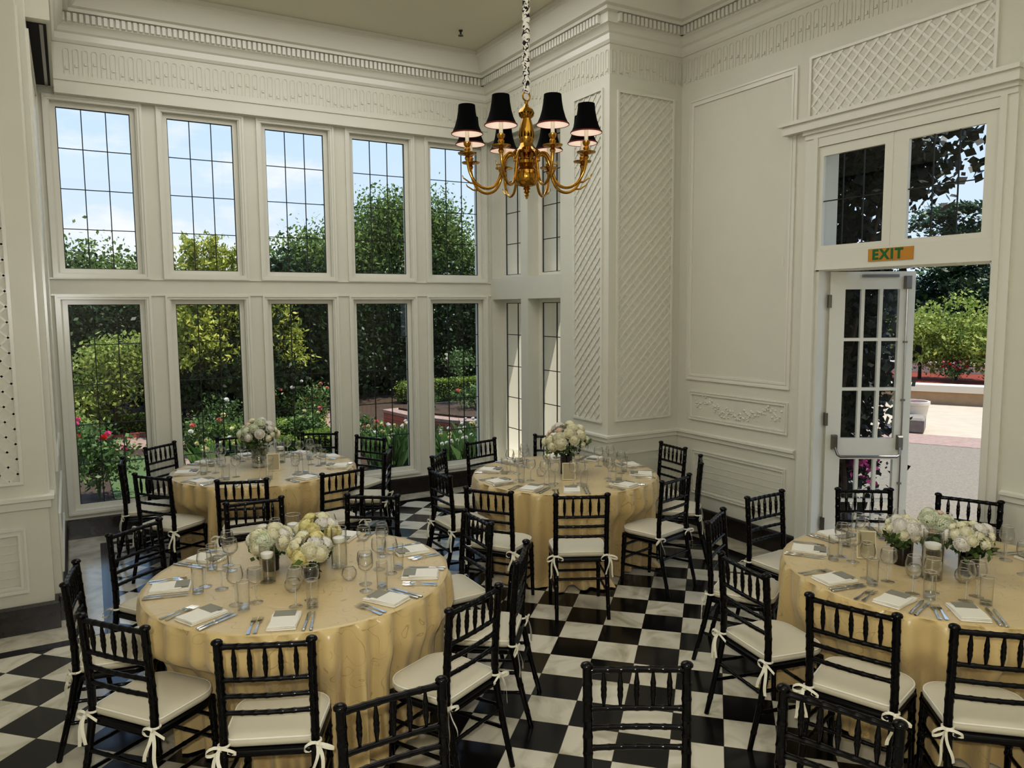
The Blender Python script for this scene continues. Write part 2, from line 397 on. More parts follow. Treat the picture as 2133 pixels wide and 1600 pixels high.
# floor
fl = MB()
fl.add([(GX0, GY0, 0), (XR+.25, GY0, 0), (XR+.25, YW+.3, 0), (GX0, YW+.3, 0)], [(0, 1, 2, 3)])
def border(path, o0, o1, mi, z=.0012):
    # path runs with the room on its right-hand side; strip between offsets o0 and o1 from the wall
    fl.cur = mi; pts = [Vector((p[0], p[1])) for p in path]
    def off(o):
        res = []
        for k, p in enumerate(pts):
            ns = []
            for a, b in ((k-1, k), (k, k+1)):
                if 0 <= a and b < len(pts):
                    d = (pts[b]-pts[a]).normalized(); ns.append(Vector((d.y, -d.x)))
            if len(ns) == 1: res.append(p+ns[0]*o)
            else:
                m = ns[0]+ns[1]; res.append(p + m*(o/(1+ns[0].dot(ns[1]))))
        return res
    A, B = off(o0), off(o1)
    for k in range(len(pts)-1): fl.add([(*A[k], z), (*A[k+1], z), (*B[k+1], z), (*B[k], z)], [(0, 1, 2, 3)])
    fl.cur = 0
WP = [(GX0, GY0), (GX0, YL), (XL, YL), (XL+.05, YW), (XS, YW), (XS, YP), (XR, YP), (XR, GY0)]
border(WP, -.02, .30, 1); border(WP, .30, .40, 2)
struct(fl, 'floor', [M['checker'], M['mwhite'], M['mblack']], 'polished black and white marble checkerboard floor with bordered edge', 'floor')
# ceiling
cb = MB(); cb.box(GX0-.3, XR+.3, GY0-.3, YW+.25, ZC, ZC+.3)
struct(cb, 'ceiling', M['ceil'], 'plain cream plaster ceiling above the crown moulding', 'ceiling')

def cells(mb, us, vs, holes, put):
    for i in range(len(us)-1):
        v0 = None
        for j in range(len(vs)-1):
            hole = any(us[i] >= h[0]-1e-6 and us[i+1] <= h[1]+1e-6 and vs[j] >= h[2]-1e-6 and vs[j+1] <= h[3]+1e-6 for h in holes)
            if not hole and v0 is None: v0 = vs[j]
            if (hole or j == len(vs)-2) and v0 is not None:
                put(mb, us[i], us[i+1], v0, vs[j] if hole else vs[j+1]); v0 = None
# back wall with ten windows
ZB, ZU = (.33, 2.325), (2.675, 4.205)     # glass heights of the lower and upper windows
FR = .045                                  # sash width around the glass
wx = [-2.03+.973*k for k in range(5)]; WW = .635
holes = []; us = [XL-.2, XS+.25]
for x in wx:
    us += [x-FR, x+WW+FR]
    for z0, z1 in (ZB, ZU): holes.append((x-FR, x+WW+FR, z0-FR, z1+FR))
vs = [-.3, ZB[0]-FR, ZB[1]+FR, ZU[0]-FR, ZU[1]+FR, ZC]
wb = MB(); cells(wb, sorted(us), vs, holes, lambda m, a, b, c, d: m.box(a, b, YW, YW+.22, c, d))
struct(wb, 'wall_back', M['wall'], 'cream wall pierced by two rows of five leaded windows', 'wall')
# frieze, crown and mouldings ------------------------------------------------
ENT = [(-2.03, 3.1), (-2.03, 5.08), (XS, 5.08), (XS, YP), (XR, YP), (XR, GY0)]   # face of the frieze
def sweep(mb, path, prof, closed_ends=True):
    pts = [Vector(p) for p in path]; rings = []
    for k, p in enumerate(pts):
        ns = []
        for a, b in ((k-1, k), (k, k+1)):
            if 0 <= a and b < len(pts):
                d = (pts[b]-pts[a]).normalized(); ns.append(Vector((d.y, -d.x)))
        m = ns[0] if len(ns) == 1 else (ns[0]+ns[1])/(1+ns[0].dot(ns[1]))
        rings.append([(p.x+m.x*o, p.y+m.y*o, z) for o, z in prof])
    n = len(prof); vs = [q for r in rings for q in r]; fs = []
    for k in range(len(rings)-1):
        for i in range(n-1): fs.append((k*n+i, (k+1)*n+i, (k+1)*n+i+1, k*n+i+1))
    if closed_ends: fs += [tuple(range(n)), tuple(reversed(range((len(rings)-1)*n, len(rings)*n)))]
    return mb.add(vs, fs)
cr = MB()
sweep(cr, ENT, [(-.2, 4.77), (0, 4.77), (.012, 4.775), (.03, 4.80), (.03, 4.855), (.05, 4.87), (.065, 4.90), (.09, 4.92), (.105, 4.925), (.105, 5.015),
                (.15, 5.02), (.15, 5.05), (.19, 5.06), (.21, 5.10), (.25, 5.16), (.275, 5.21), (.30, 5.22), (.30, 5.269), (-.2, 5.269)])
struct(cr, 'trim_1', M['trim'], 'stepped cream crown moulding running under the ceiling', 'moulding', 25)
dn = MB()
def along(path, step, fn):
    for a, b in zip(path[:-1], path[1:]):
        a, b = Vector(a), Vector(b); d = b-a; Ln = d.length; d.normalize(); n = Vector((d.y, -d.x)); k = int(Ln/step)
        for i in range(k): fn(a+d*((i+.5)*Ln/k), d, n, Ln/k)
def obox(mb, p, d, n, w, o0, o1, z0, z1):
    c = [p-d*w/2+n*o0, p+d*w/2+n*o0, p+d*w/2+n*o1, p-d*w/2+n*o1]
    vs = [(q.x, q.y, z) for z in (z0, z1) for q in c]
    mb.add(vs, [(0,3,2,1),(4,5,6,7),(0,1,5,4),(1,2,6,5),(2,3,7,6),(3,0,4,7)])
DP = [(-1.95, 5.08), (XS, 5.08), (XS, YP), (XR, YP), (XR, -2.5)]
along(DP, .05, lambda p, d, n, st: obox(dn, p, d, n, st*.62, .10, .14, 4.935, 5.01))
struct(dn, 'trim_2', M['trim'], 'row of small square dentils on the crown moulding', 'moulding')
# frieze body of the back wall, side wall and the box over the left wall
fz = MB()
fz.box(XL-.2, -2.03, 3.2, 5.2, 4.36, 4.8)
fz.box(-2.03, XS, 5.08, YW+.01, 4.30, 4.8)
fz.box(XS, XSW+.01, YP+.85, 5.2, 4.30, 4.8)
fz.box(-2.03, XS, 5.065, 5.08, 4.305, 4.335); fz.box(-2.03, XS-.01, 5.068, 5.08, 4.43, 4.45)
struct(fz, 'trim_3', M['wall'], 'cream fascia box above the alcove windows', 'moulding')
sl = MB(); sl.box(-2.21, -2.055, 3.3, 5.05, 4.352, 4.362); sl.cur = 1; sl.box(-2.10, -2.075, 3.3, 5.05, 4.345, 4.353)  # flat dark slab painted as the shade inside a slot, with a steel strip
struct(sl, 'trim_4', [M['dark'], M['steel']], 'flat dark panel painted as the shaded slot under the left corner fascia', 'recess')
# arched flutes on the frieze
ft = MB()
def flute(p, d, n, st):
    w = .052; t = .006; b = .006; z0, z1 = 4.495, 4.70
    pts = []
    for z in (z0, z1): pts.append((-w/2, z))
    pts += [(w/2*math.cos(a), z1+w/2*math.sin(a)) for a in (PI*.8, PI*.65, PI*.5, PI*.35, PI*.2)]
    pts += [(w/2, z1), (w/2, z0)]
    inn = [(x*(1-2*b/w), min(z, z1+(z-z1)*.8)) for x, z in pts]
    def P3(x, z, o): q = p+d*x+n*o; return (q.x, q.y, z)
    m = len(pts)
    vs = [P3(x, z, t) for x, z in pts]+[P3(x, z, t) for x, z in inn]+[P3(x, z, 0) for x, z in pts]+[P3(x, z, 0) for x, z in inn]
    fs = []
    for k in range(m-1):
        fs += [(k, k+1, m+k+1, m+k), (2*m+k, 2*m+k+1, k+1, k), (m+k, m+k+1, 3*m+k+1, 3*m+k)]
    ft.add(vs, fs)
    q = p; obox(ft, q, d, n, .024, 0, .010, 4.55+.04*math.sin(q.x*9+q.y*7), 4.575+.04*math.sin(q.x*9+q.y*7))
along(DP, .078, flute)
struct(ft, 'trim_5', M['wall'], 'band of arched flutes carved along the frieze', 'moulding')
# generic framed panels: frame (p0, d, n) with u along d and v up
class Face:
    def __init__(s, o, d, n): s.o = Vector(o); s.d = Vector(d); s.n = Vector(n)
    def pt(s, u, v, w): q = s.o+s.d*u+s.n*w; return (q.x, q.y, v)
    def box(s, mb, u0, u1, v0, v1, w0, w1):
        vs = [s.pt(u, v, w) for v in (v0, v1) for u, w in ((u0, w0), (u1, w0), (u1, w1), (u0, w1))]
        mb.add(vs, [(0,3,2,1),(4,5,6,7),(0,1,5,4),(1,2,6,5),(2,3,7,6),(3,0,4,7)])
    def frame(s, mb, u0, u1, v0, v1, wd, dp, w0=0):
        s.box(mb, u0, u0+wd, v0, v1, w0, w0+dp); s.box(mb, u1-wd, u1, v0, v1, w0, w0+dp)
        s.box(mb, u0+wd, u1-wd, v0, v0+wd, w0, w0+dp); s.box(mb, u0+wd, u1-wd, v1-wd, v1, w0, w0+dp)
    def mould(s, mb, u0, u1, v0, v1, wd=.05):
        s.frame(mb, u0, u1, v0, v1, wd*.3, .016); s.frame(mb, u0+wd*.3, u1-wd*.3, v0+wd*.3, v1-wd*.3, wd*.35, .008)
        s.frame(mb, u0+wd*.65, u1-wd*.65, v0+wd*.65, v1-wd*.65, wd*.35, .013)
    def strip(s, mb, a, b, wd, dp, w0=0):
        # slat between two (u,v) points
        (ua, va), (ub, vb) = a, b; l = math.hypot(ub-ua, vb-va)
        if l < .02: return
        nx, ny = -(vb-va)/l*wd/2, (ub-ua)/l*wd/2
        vs = [s.pt(u, v, w) for w in (w0, w0+dp) for u, v in ((ua+nx, va+ny), (ub+nx, vb+ny), (ub-nx, vb-ny), (ua-nx, va-ny))]
        mb.add(vs, [(0,3,2,1),(4,5,6,7),(0,1,5,4),(1,2,6,5),(2,3,7,6),(3,0,4,7)])
    def lattice(s, mb, u0, u1, v0, v1, step, wd=.016, dp=.010, dirs=(1, -1), dps=(1., .75)):
        for dr, dk in zip(dirs, dps):
            k = -int((v1-v0)/step)-2
            while u0+k*step < u1+(v1-v0)+step:
                ub = u0+k*step
                # line u = ub + dr*(v-v0)   (dr=+1) or mirrored
                if dr > 0: lo, hi = max(v0, v0+(u0-ub)), min(v1, v0+(u1-ub)); f_ = lambda v: ub+(v-v0)
                else: lo, hi = max(v0, v0+(ub-u1)), min(v1, v0+(ub-u0)); f_ = lambda v: ub-(v-v0)
                if hi-lo > .02: s.strip(mb, (f_(lo), lo), (f_(hi), hi), wd, dp*dk)
                k += 1
FRT = Face((XR, 0, 0), (0, 1, 0), (-1, 0, 0))      # right wall, u = y
FPR = Face((0, YP, 0), (1, 0, 0), (0, -1, 0))      # right pier, u = x
FSD = Face((XS, 0, 0), (0, 1, 0), (-1, 0, 0))      # pier flank, u = y
FSW = Face((XSW, 0, 0), (0, 1, 0), (-1, 0, 0))     # side window wall
FBW = Face((0, YW, 0), (1, 0, 0), (0, -1, 0))      # back wall
FLP = Face((0, YL, 0), (1, 0, 0), (0, -1, 0))      # left pier
# back wall mouldings round each window, sill shelf, transom band
tb = MB()
for x in wx:
    for z0, z1 in (ZB, ZU):
        FBW.frame(tb, x-.105, x+WW+.105, z0-.095 if z0 > 1 else z0-.09, z1+.095, .022, .022)
        FBW.frame(tb, x-.083, x+WW+.083, z0-.073, z1+.073, .024, .012)
FBW.box(tb, XL, XS+.1, 2.41, 2.425, 0, .012); FBW.box(tb, XL, XS+.1, 2.57, 2.585, 0, .012)
FBW.box(tb, XL, XS+.1, .2, .215, 0, .012)
struct(tb, 'trim_6', M['trim'], 'stepped cream mouldings framing the back wall windows', 'moulding')
# right pier
pr = MB(); pr.box(XS, XR+.3, YP, YP+.85, 0, ZC)
struct(pr, 'wall_pier_right', M['wall'], 'cream pier clad in diagonal lattice beside the side windows', 'wall')
tp = MB(); FPR.frame(tp, 2.67, 3.395, 1.115, 4.35, .022, .02); FPR.lattice(tp, 2.692, 3.373, 1.137, 4.328, .098, dirs=(1, -1), dps=(.9, .2))
FSD.frame(tp, 2.69, 3.19, 1.095, 4.38, .022, .02); FSD.lattice(tp, 2.712, 3.168, 1.117, 4.358, .098, dirs=(-1, 1), dps=(1., .25))
FPR.frame(tp, 2.66, 3.40, .33, .79, .02, .012); FSD.frame(tp, 2.68, 3.3, .33, .79, .02, .012)
struct(tp, 'trim_7', M['trim'], 'diagonal lattice panels on both faces of the right pier', 'lattice')
# chair rails
rl = MB(); sweep(rl, [(-3.2, YL), (XL, YL), (XL, YL+.14)], [(-.03, .875), (0, .875), (.018, .885), (.018, .935), (.04, .945), (.04, .97), (-.03, .985)])
sweep(rl, [(XSW-.02, 3.46), (XS, 3.46), (XS, YP), (XR, YP), (XR, 1.07)], [(-.03, .90), (0, .90), (.016, .91), (.016, .945), (.035, .955), (.035, .975), (-.03, .99)])
sweep(rl, [(XR, -.67), (XR, GY0)], [(-.03, .90), (0, .90), (.016, .91), (.016, .945), (.035, .955), (.035, .975), (-.03, .99)])
struct(rl, 'trim_8', M['trim'], 'cream chair rail at waist height along the piers and right wall', 'moulding')
# right wall with door opening and transom opening
DY0, DY1, DZ = -.535, .913, 2.575
TZ0, TZ1 = 2.72, 3.585
wr = MB(); hl = [(DY0, DY1, 0, DZ), (DY0, DY1, TZ0, TZ1)]
cells(wr, [GY0-.2, DY0, DY1, YP+.2], [-.3, 0, DZ, TZ0, TZ1, ZC], hl, lambda m, a, b, c, d: m.box(XR, XR+.25, a, b, c, d))
struct(wr, 'wall_right', M['wall'], 'cream panelled wall with the open garden door', 'wall')
tr = MB()
FRT.mould(tr, 1.15, 2.465, 1.515, 4.31, .06)
FRT.mould(tr, 1.16, 2.415, 1.105, 1.40, .035)
FRT.mould(tr, 1.165, 2.36, .34, .795, .035)
for k in range(6): FRT.box(tr, 1.2, 2.325, .40+k*.063, .402+k*.063, 0, .003)
FRT.frame(tr, -.49, 1.03, 3.81, 4.345, .022, .02); FRT.lattice(tr, -.468, 1.008, 3.832, 4.323, .105, wd=.02, dirs=(1, -1), dps=(.5, .8))
FRT.mould(tr, -2.4, -.86, 1.03, 4.31, .06); FRT.mould(tr, -2.4, -.86, .34, .795, .035)
# door casing, head cornice and transom bar
for a, b in ((DY1, DY1+.045), (DY0-.045, DY0)): FRT.box(tr, a, b, 0, 3.66, -.03, .03)
for a, b in ((DY1+.045, DY1+.13), (DY0-.11, DY0-.045)): FRT.box(tr, a, b, 0, 3.66, 0, .018)
FRT.box(tr, DY0-.11, DY1+.13, 3.66, 3.70, 0, .03); FRT.box(tr, DY0-.12, DY1+.14, 3.70, 3.73, 0, .05)
FRT.box(tr, DY0-.14, DY1+.33, 3.73, 3.80, 0, .085); FRT.box(tr, DY0-.15, DY1+.36, 3.80, 3.83, 0, .11)
FRT.box(tr, DY0-.001, DY1+.001, DZ-.001, TZ0+.001, -.13, .012); FRT.box(tr, DY0, DY1, TZ1, TZ1+.075, -.05, .02)
FRT.box(tr, DY0, DY1, DZ-.012, DZ, -.16, .02)
struct(tr, 'trim_9', M['trim'], 'panel mouldings, lattice and door casing on the right wall', 'moulding')
# carved garland
gl = MB(); rg = random.Random(3)
for i in range(150):
    t = i/149; u = 1.24+t*1.09; v = 1.345-.14*math.sin(PI*min(max((t-.08)/.84, 0), 1))
    if t < .09 or t > .91: v = 1.35-.15*rg.random()
    sp_ = .014+.022*math.sin(PI*t)
    uu, vv = u+rg.gauss(0, .008), v+rg.gauss(0, sp_); r_ = .006+.007*rg.random()
    p = FRT.pt(uu, vv, .003); k0 = len(gl.v); gl.lathe([(0, -r_), (r_*.8, -r_*.5), (r_, 0), (r_*.8, r_*.5), (0, r_)], 6, p, close=False)
struct(gl, 'trim_10', M['trim'], 'carved plaster garland swag in the panel left of the door', 'garland', 40)
# side window wall
Y1 = [(3.51, 4.24), (4.40, 5.10)]
ws = MB(); hs = []
for a, b in Y1:
    for z0, z1 in (ZB, ZU): hs.append((a, b, z0-FR, z1+FR))
cells(ws, [3.40, 3.51, 4.24, 4.40, 5.10, 5.37], vs, hs, lambda m, a, b, c, d: m.box(XSW, XSW+.175, a, b, c, d))
struct(ws, 'wall_alcove_right', M['wall'], 'cream alcove side wall with four narrow leaded windows', 'wall')
wo_ = MB(); cells(wo_, [3.40, 3.51, 4.24, 4.40, 5.10, 5.37], vs, hs, lambda m, a, b, c, d: m.box(XSW+.176, XSW+.53, a, b, c, d))
struct(wo_, 'wall_outer', M['render'], 'pale rendered outer reveals seen through the alcove side windows', 'wall')
ev = MB(); ev.box(XR+.26, XR+1.4, -3, 3.2, 4.62, 4.76); struct(ev, 'door_sunshield', M['render'], 'eave added unseen over the garden door outside', 'sunshield')  # slab added out of view to keep sun off the doorway
# left pier and left alcove wall
lp = MB(); lp.box(-3.4, XL, YL, YL+.14, -.1, ZC); struct(lp, 'wall_pier_left', M['wall'], 'cream panelled pier at the left edge of the room', 'wall')
lw = MB(); lw.box(-2.6, XL+.05, YL+.14, YW+.1, -.1, ZC); struct(lw, 'wall_alcove_left', M['wall'], 'cream alcove side wall left of the windows', 'wall')
tl = MB(); FLP.frame(tl, -3.1, -2.365, 1.065, 4.2, .022, .018); FLP.lattice(tl, -3.08, -2.387, 1.087, 4.178, .105, dirs=(1, -1), dps=(.35, .35), wd=.013)
FLP.mould(tl, -3.1, -2.375, .29, .755, .05)
for k in range(7): FLP.box(tl, -3.06, -2.42, .35+k*.058, .352+k*.058, 0, .003)
FLA = Face((XL+.05, 0, 0), (0, 1, 0), (1, 0, 0))
FLA.mould(tl, 3.1, 4.9, 1.07, 4.25, .05); FLA.mould(tl, 3.1, 4.9, .3, .75, .05)
FLR = Face((XL, 0, 0), (0, 1, 0), (1, 0, 0))
for k in range(95): FLR.box(tl, YL+.05, YL+.085, 1.0+k*.034, 1.02+k*.034, 0, .012)
FLR.box(tl, YL+.03, YL+.038, .98, 4.3, 0, .014); FLR.box(tl, YL+.097, YL+.105, .98, 4.3, 0, .014)
struct(tl, 'trim_11', M['trim'], 'lattice and panel mouldings on the left pier', 'moulding')
# the rest of the room behind the camera
wl = MB(); wl.box(GX0-.25, GX0, GY0-.2, YL+.2, -.1, ZC); struct(wl, 'wall_left', M['wall'], 'plain cream left wall out of view', 'wall')
wf = MB(); wf.box(GX0-.2, XR+.2, GY0-.25, GY0, -.1, ZC); struct(wf, 'wall_front', M['wall'], 'plain cream wall behind the camera', 'wall')
# baseboards
def base(name, path, label):
    b = MB(); sweep(b, path, [(-.01, 0.001), (.03, 0.001), (.03, .185), (.022, .2), (-.01, .2)]); struct(b, name, M['stone'], label, 'baseboard')
base('baseboard_left', [(GX0, YL), (XL, YL), (XL, YL+.14), (XL+.05, YL+.14), (XL+.05, YW)], 'dark stone baseboard round the left pier')
base('baseboard_back', [(XL+.08, YW), (XSW-.03, YW)], 'dark stone baseboard under the back windows')
base('baseboard_right', [(XSW, YW), (XSW, 3.43), (XS, 3.43), (XS, YP), (XR, YP), (XR, DY1+.13)], 'dark stone baseboard round the right pier and wall')

# ------------------------------------------------------------------ windows
def window(name, label, face, u0, u1, v0, v1, depth, nu, nv, sash=FR):
    t = thing(name, label, 'window', kind='structure')
    fr = MB(); face.frame(fr, u0-sash, u1+sash, v0-sash, v1+sash, sash, .04, -depth-.02)
    fr.build('frame', M['trim'], t)
    p = MB(); vs = [face.pt(u, v, -depth) for u, v in ((u0, v0), (u1, v0), (u1, v1), (u0, v1))]; p.add(vs, [(0, 1, 2, 3)]); p.build('pane', M['pane'], t)
    g = MB()
    for i in range(1, nu): u = u0+(u1-u0)*i/nu; face.box(g, u-.0045, u+.0045, v0, v1, -depth-.005, -depth+.005)
    for j in range(1, nv): v = v0+(v1-v0)*j/nv; face.box(g, u0, u1, v-.004, v+.004, -depth-.0048, -depth+.0048)
    face.frame(g, u0, u1, v0, v1, .007, .01, -depth-.005)
    g.build('lead_grid', M['lead'], t); return t
ordn = ['first', 'second', 'third', 'fourth', 'fifth']
k = 1
for z0, z1, nv, nm in ((ZU[0], ZU[1], 4, 'upper'), (ZB[0], ZB[1], 5, 'lower')):
    for i, x in enumerate(wx):
        window('window_%d' % k, '%s back wall window, %s from the left corner' % (nm, ordn[i]), FBW, x, x+WW, z0, z1, .07, 3, nv); k += 1
for z0, z1, nv, nm in ((ZU[0], ZU[1], 4, 'upper'), (ZB[0], ZB[1], 5, 'lower')):
    for i, (a, b) in enumerate(Y1):
        window('window_%d' % k, '%s alcove side window %s' % (nm, ['beside the lattice pier', 'next to the back wall corner'][i]), FSW, a+.07, b-.07, z0, z1, .17, 2, nv, .07); k += 1
for i, (a, b) in enumerate(((.315, .87), (-.44, .12))):
    t = thing('window_%d' % k, ['dark transom window above the door, nearer the garland panel', 'transom window above the door with sky and leaves showing'][i], 'window', kind='structure'); k += 1
    fr = MB(); lo, hi = ((.245, DY1), (DY0, .225))[i]
    FRT.box(fr, lo, a, TZ0+.002, TZ1-.002, -.03, .004); FRT.box(fr, b, hi, TZ0+.002, TZ1-.002, -.03, .004)
    FRT.box(fr, a, b, TZ0+.002, 2.765, -.03, .004); FRT.box(fr, a, b, 3.505, TZ1-.002, -.03, .004)
    FRT.box(fr, (.235, .225)[i], (.245, .235)[i], TZ0+.002, TZ1-.002, -.03, .0)
    fr.build('frame', M['trim'], t)
    p = MB(); p.add([FRT.pt(u, v, -.015) for u, v in ((a, 2.765), (b, 2.765), (b, 3.505), (a, 3.505))], [(0, 1, 2, 3)]); p.build('pane', M['pane'], t)
    g = MB(); FRT.box(g, a, b, 3.131, 3.139, -.02, -.01)
    for q in (1/3, 2/3): u = a+(b-a)*q; FRT.box(g, u-.004, u+.004, 2.765, 3.505, -.0198, -.0102)
    g.build('lead_grid', M['lead'], t)

# ------------------------------------------------------------------ garden door (left leaf, swung outward)
hx, hy = XR+.13, .872; ex, ey = 4.215, .478
dl = math.hypot(ex-hx, ey-hy); da = math.atan2(ey-hy, ex-hx)
door = thing('door_1', 'white glazed door leaf standing open to the terrace', 'door', (hx, hy, 0), da, kind='structure')
# local: x along the leaf from the hinge, -y side faces the room
DH0, DH1 = .015, 2.55
def lb(mb, x0, x1, z0, z1, y0=-.022, y1=.022): mb.box(x0, x1, y0, y1, z0, z1)
fm = MB(); st = .115
gx0, gx1 = st+.012, dl-st-.012
lb(fm, 0, gx0, DH0, DH1); lb(fm, gx1, dl, DH0, DH1)
rows = [(1.115, 2.40), (.19, .93)]
lb(fm, gx0, gx1, 2.40, DH1); lb(fm, gx0, gx1, .93, 1.115); lb(fm, gx0, gx1, DH0, .19)
gw = (gx1-gx0)
for (z0, z1), n in zip(rows, (3, 2)):
    for i in (1, 2): xx = gx0+gw*i/3; lb(fm, xx-.014, xx+.014, z0, z1, -.018, .018)
    for j in range(1, n): zz = z0+(z1-z0)*j/n; lb(fm, gx0, gx1, zz-.014, zz+.014, -.0179, .0179)
fm.build('door_frame', M['trim'], door)
gp = MB()
for z0, z1 in rows: gp.add([(gx0, 0, z0), (gx1, 0, z0), (gx1, 0, z1), (gx0, 0, z1)], [(0, 1, 2, 3)])
gp.build('pane', M['pane'], door)
pb = MB()
bz = 1.02
for x in (.07, dl-.085):
    pb.loft([[(x+sx*.024*s_, y_, bz+.06+sz*.065*s_) for sx, sz in ((-1, -1), (1, -1), (1, 1), (-1, 1))] for y_, s_ in ((-.022, 1), (-.055, .95), (-.066, .75))])
bar = MB(); bar.tube([(.07, -.05, bz+.03), (.085, -.085, bz-.04), (.105, -.095, bz-.055), (dl-.125, -.095, bz-.055), (dl-.10, -.085, bz-.04), (dl-.085, -.05, bz+.03)], .0115, 10)
pbar = thing('panic_bar', '', 'x'); del pbar['label']; del pbar['category']; pbar.parent = door
pb.build('bracket', M['steel'], pbar, 30); bar.build('push_rail', M['steel'], pbar, 40)
rod = MB(); rx = dl-.07
rod.tube([(rx, -.034, .25), (rx, -.034, 2.40)], .006, 8)
for z in (.72, 1.45, 1.95): rod.box(rx-.016, rx+.016, -.042, -.02, z-.008, z+.008)
rod.loft([[(rx+sx*a, y, 2.455+sz*b) for sx, sz in ((-1, -1), (1, -1), (1, 1), (-1, 1))] for y, a, b in ((-.022, .03, .055), (-.05, .028, .055), (-.06, .02, .045))])
rod.build('latch_rod', M['steel'], door, 35)
hg = MB()
for z in (.35, 1.28, 2.3): hg.box(-.014, .012, -.034, .02, z-.055, z+.055)
hg.build('hinge', M['steel'], door)
cz = MB(); cz.box(.26, .56, -.045, -.022, 2.50, 2.525); cz.build('closer_arm', M['steel'], door)
# frame jambs and threshold of the opening
jb = MB()
jb.box(XR, XR+.25, DY1-.03, DY1, 0, DZ); jb.box(XR, XR+.25, DY0, DY0+.02, 0, DZ); jb.box(XR, XR+.25, DY0, DY1, DZ-.02, DZ)
jb.box(XR-.02, XR+.3, DY0, DY1, -.05, .012)
struct(jb, 'trim_12', M['trim'], 'cream jamb lining of the open doorway', 'jamb')
# exit sign
es = MB(); FRT.box(es, .04, .415, 2.608, 2.706, .0135, .019)
sg = tag(es.build('exit_sign', M['ochre']), 'ochre EXIT plate with green letters above the door', 'sign')
tx = bpy.data.curves.new('lettering', 'FONT'); tx.body = 'EXIT'; tx.size = .108; tx.extrude = .0008; tx.offset = .0042; tx.space_character = 1.22
tx.align_x = 'CENTER'; tx.align_y = 'CENTER'; tx.materials.append(M['green'])
to = bpy.data.objects.new('lettering_curve', tx); COL.objects.link(to); bpy.context.view_layer.update()
tme = bpy.data.meshes.new_from_object(to.evaluated_get(bpy.context.evaluated_depsgraph_get())); bpy.data.objects.remove(to)
to = link('lettering', tme, sg)
to.matrix_world = Matrix(((0, 0, -1, XR-.0205), (-1, 0, 0, .25), (0, 1, 0, 2.656), (0, 0, 0, 1)))
# light switch plate on the panel
sw = MB(); FRT.box(sw, 1.255, 1.275, 2.62, 2.70, .0, .004)
tag(sw.build('switch_plate', M['trim']), 'small cream plate on the tall panel left of the door', 'plate')
# ceiling sprinkler
sp2 = thing('sprinkler_head', 'small dark sprinkler head hanging from the ceiling', 'sprinkler', (1.83, 4.27, ZC))
q = MB(); q.lathe([(.0, 0), (.022, 0), (.02, -.012), (.009, -.016), (.009, -.05), (0, -.05)], 12); q.build('stem', M['lead'], sp2, 40)
q = MB(); q.lathe([(0, -.05), (.03, -.052), (.03, -.058), (0, -.06)], 12); q.build('deflector', M['lead'], sp2, 40)
# ================================================================== furniture
TABLES = dict(A=(-.967, .80), B=(-.49, 3.93), C=(1.80, 2.215), D=(2.18, -1.01), E=(-1.0, -2.22))
TH, TR = .762, .83
TNAME = dict(A='front left table', B='rear left table', C='rear centre table', D='right table by door', E='table behind the camera')
# chairs: table, mid of the back rail, bearing of the back as measured (degrees)
CH = dict(A=[(-1.945, .200), (-1.415, -.339), (-2.10, 1.022), (-1.747, 1.777), (-.46, -.372), (.072, .092), (.195, .86), (-.19, 1.775), (-.963, 2.073)],
          B=[(-1.303, 4.90), (-1.694, 4.166), (-1.513, 3.354), (-.91, 2.80), (-.115, 2.706), (.55, 3.39), (.669, 4.216), (.290, 4.80), (-.55, 5.03)],
          C=[(1.56, 3.39), (.90, 2.995), (.552, 2.214), (.604, 1.466), (1.11, .978), (2.06, 1.03), (2.755, 1.472), (3.03, 2.14), (2.83, 2.83), (2.36, 3.27)],
          D=[(2.242, .296), (1.527, .069), (.964, -.687), (.963, -1.336), (1.259, -1.84), (2.98, .02), (3.36, -.53)],
          E=[(-1.121, -1.015), (-.247, -1.293), (.154, -1.873)])
FACE = dict(A=[38, 65, -8, -52, 115, 141, 180, -127, -92], B=[-50, -6, 38, 69, 102, 151, -150, -121, -93], C=[-76, -43, 1, 34, 63, 104, 137, 176, -148, -128],
            D=[-87, -60, -10, 19, 47, -124, -157], E=[-90, -120, -160])

def node_tube(mb, pts, r, nodes, n=10, bump=1.16, step=.02):
    # a turned bar with bamboo rings: pts polyline, nodes as fractions of its length
    pts = [Vector(p) for p in pts]; ls = [0]
    for a, b in zip(pts[:-1], pts[1:]): ls.append(ls[-1]+(b-a).length)
    tot = ls[-1]; ts = {0., 1.}
    for l in ls: ts.add(l/tot)
    hw = .008/tot
    for q in nodes:
        for e_ in (-1.6, -.8, 0, .8, 1.6): ts.add(min(max(q+e_*hw, 0), 1))
    P, Rr = [], []
    for t in sorted(ts):
        l = t*tot; k = max(i for i in range(len(ls)) if ls[i] <= l+1e-9); k = min(k, len(pts)-2)
        P.append(pts[k].lerp(pts[k+1], (l-ls[k])/(ls[k+1]-ls[k])))
        bmp = max([0]+[1-abs(t-q)/(1.6*hw) for q in nodes]); Rr.append((r(t) if callable(r) else r)*(1+(bump-1)*max(bmp, 0)))
    mb.tube(P, Rr, n)
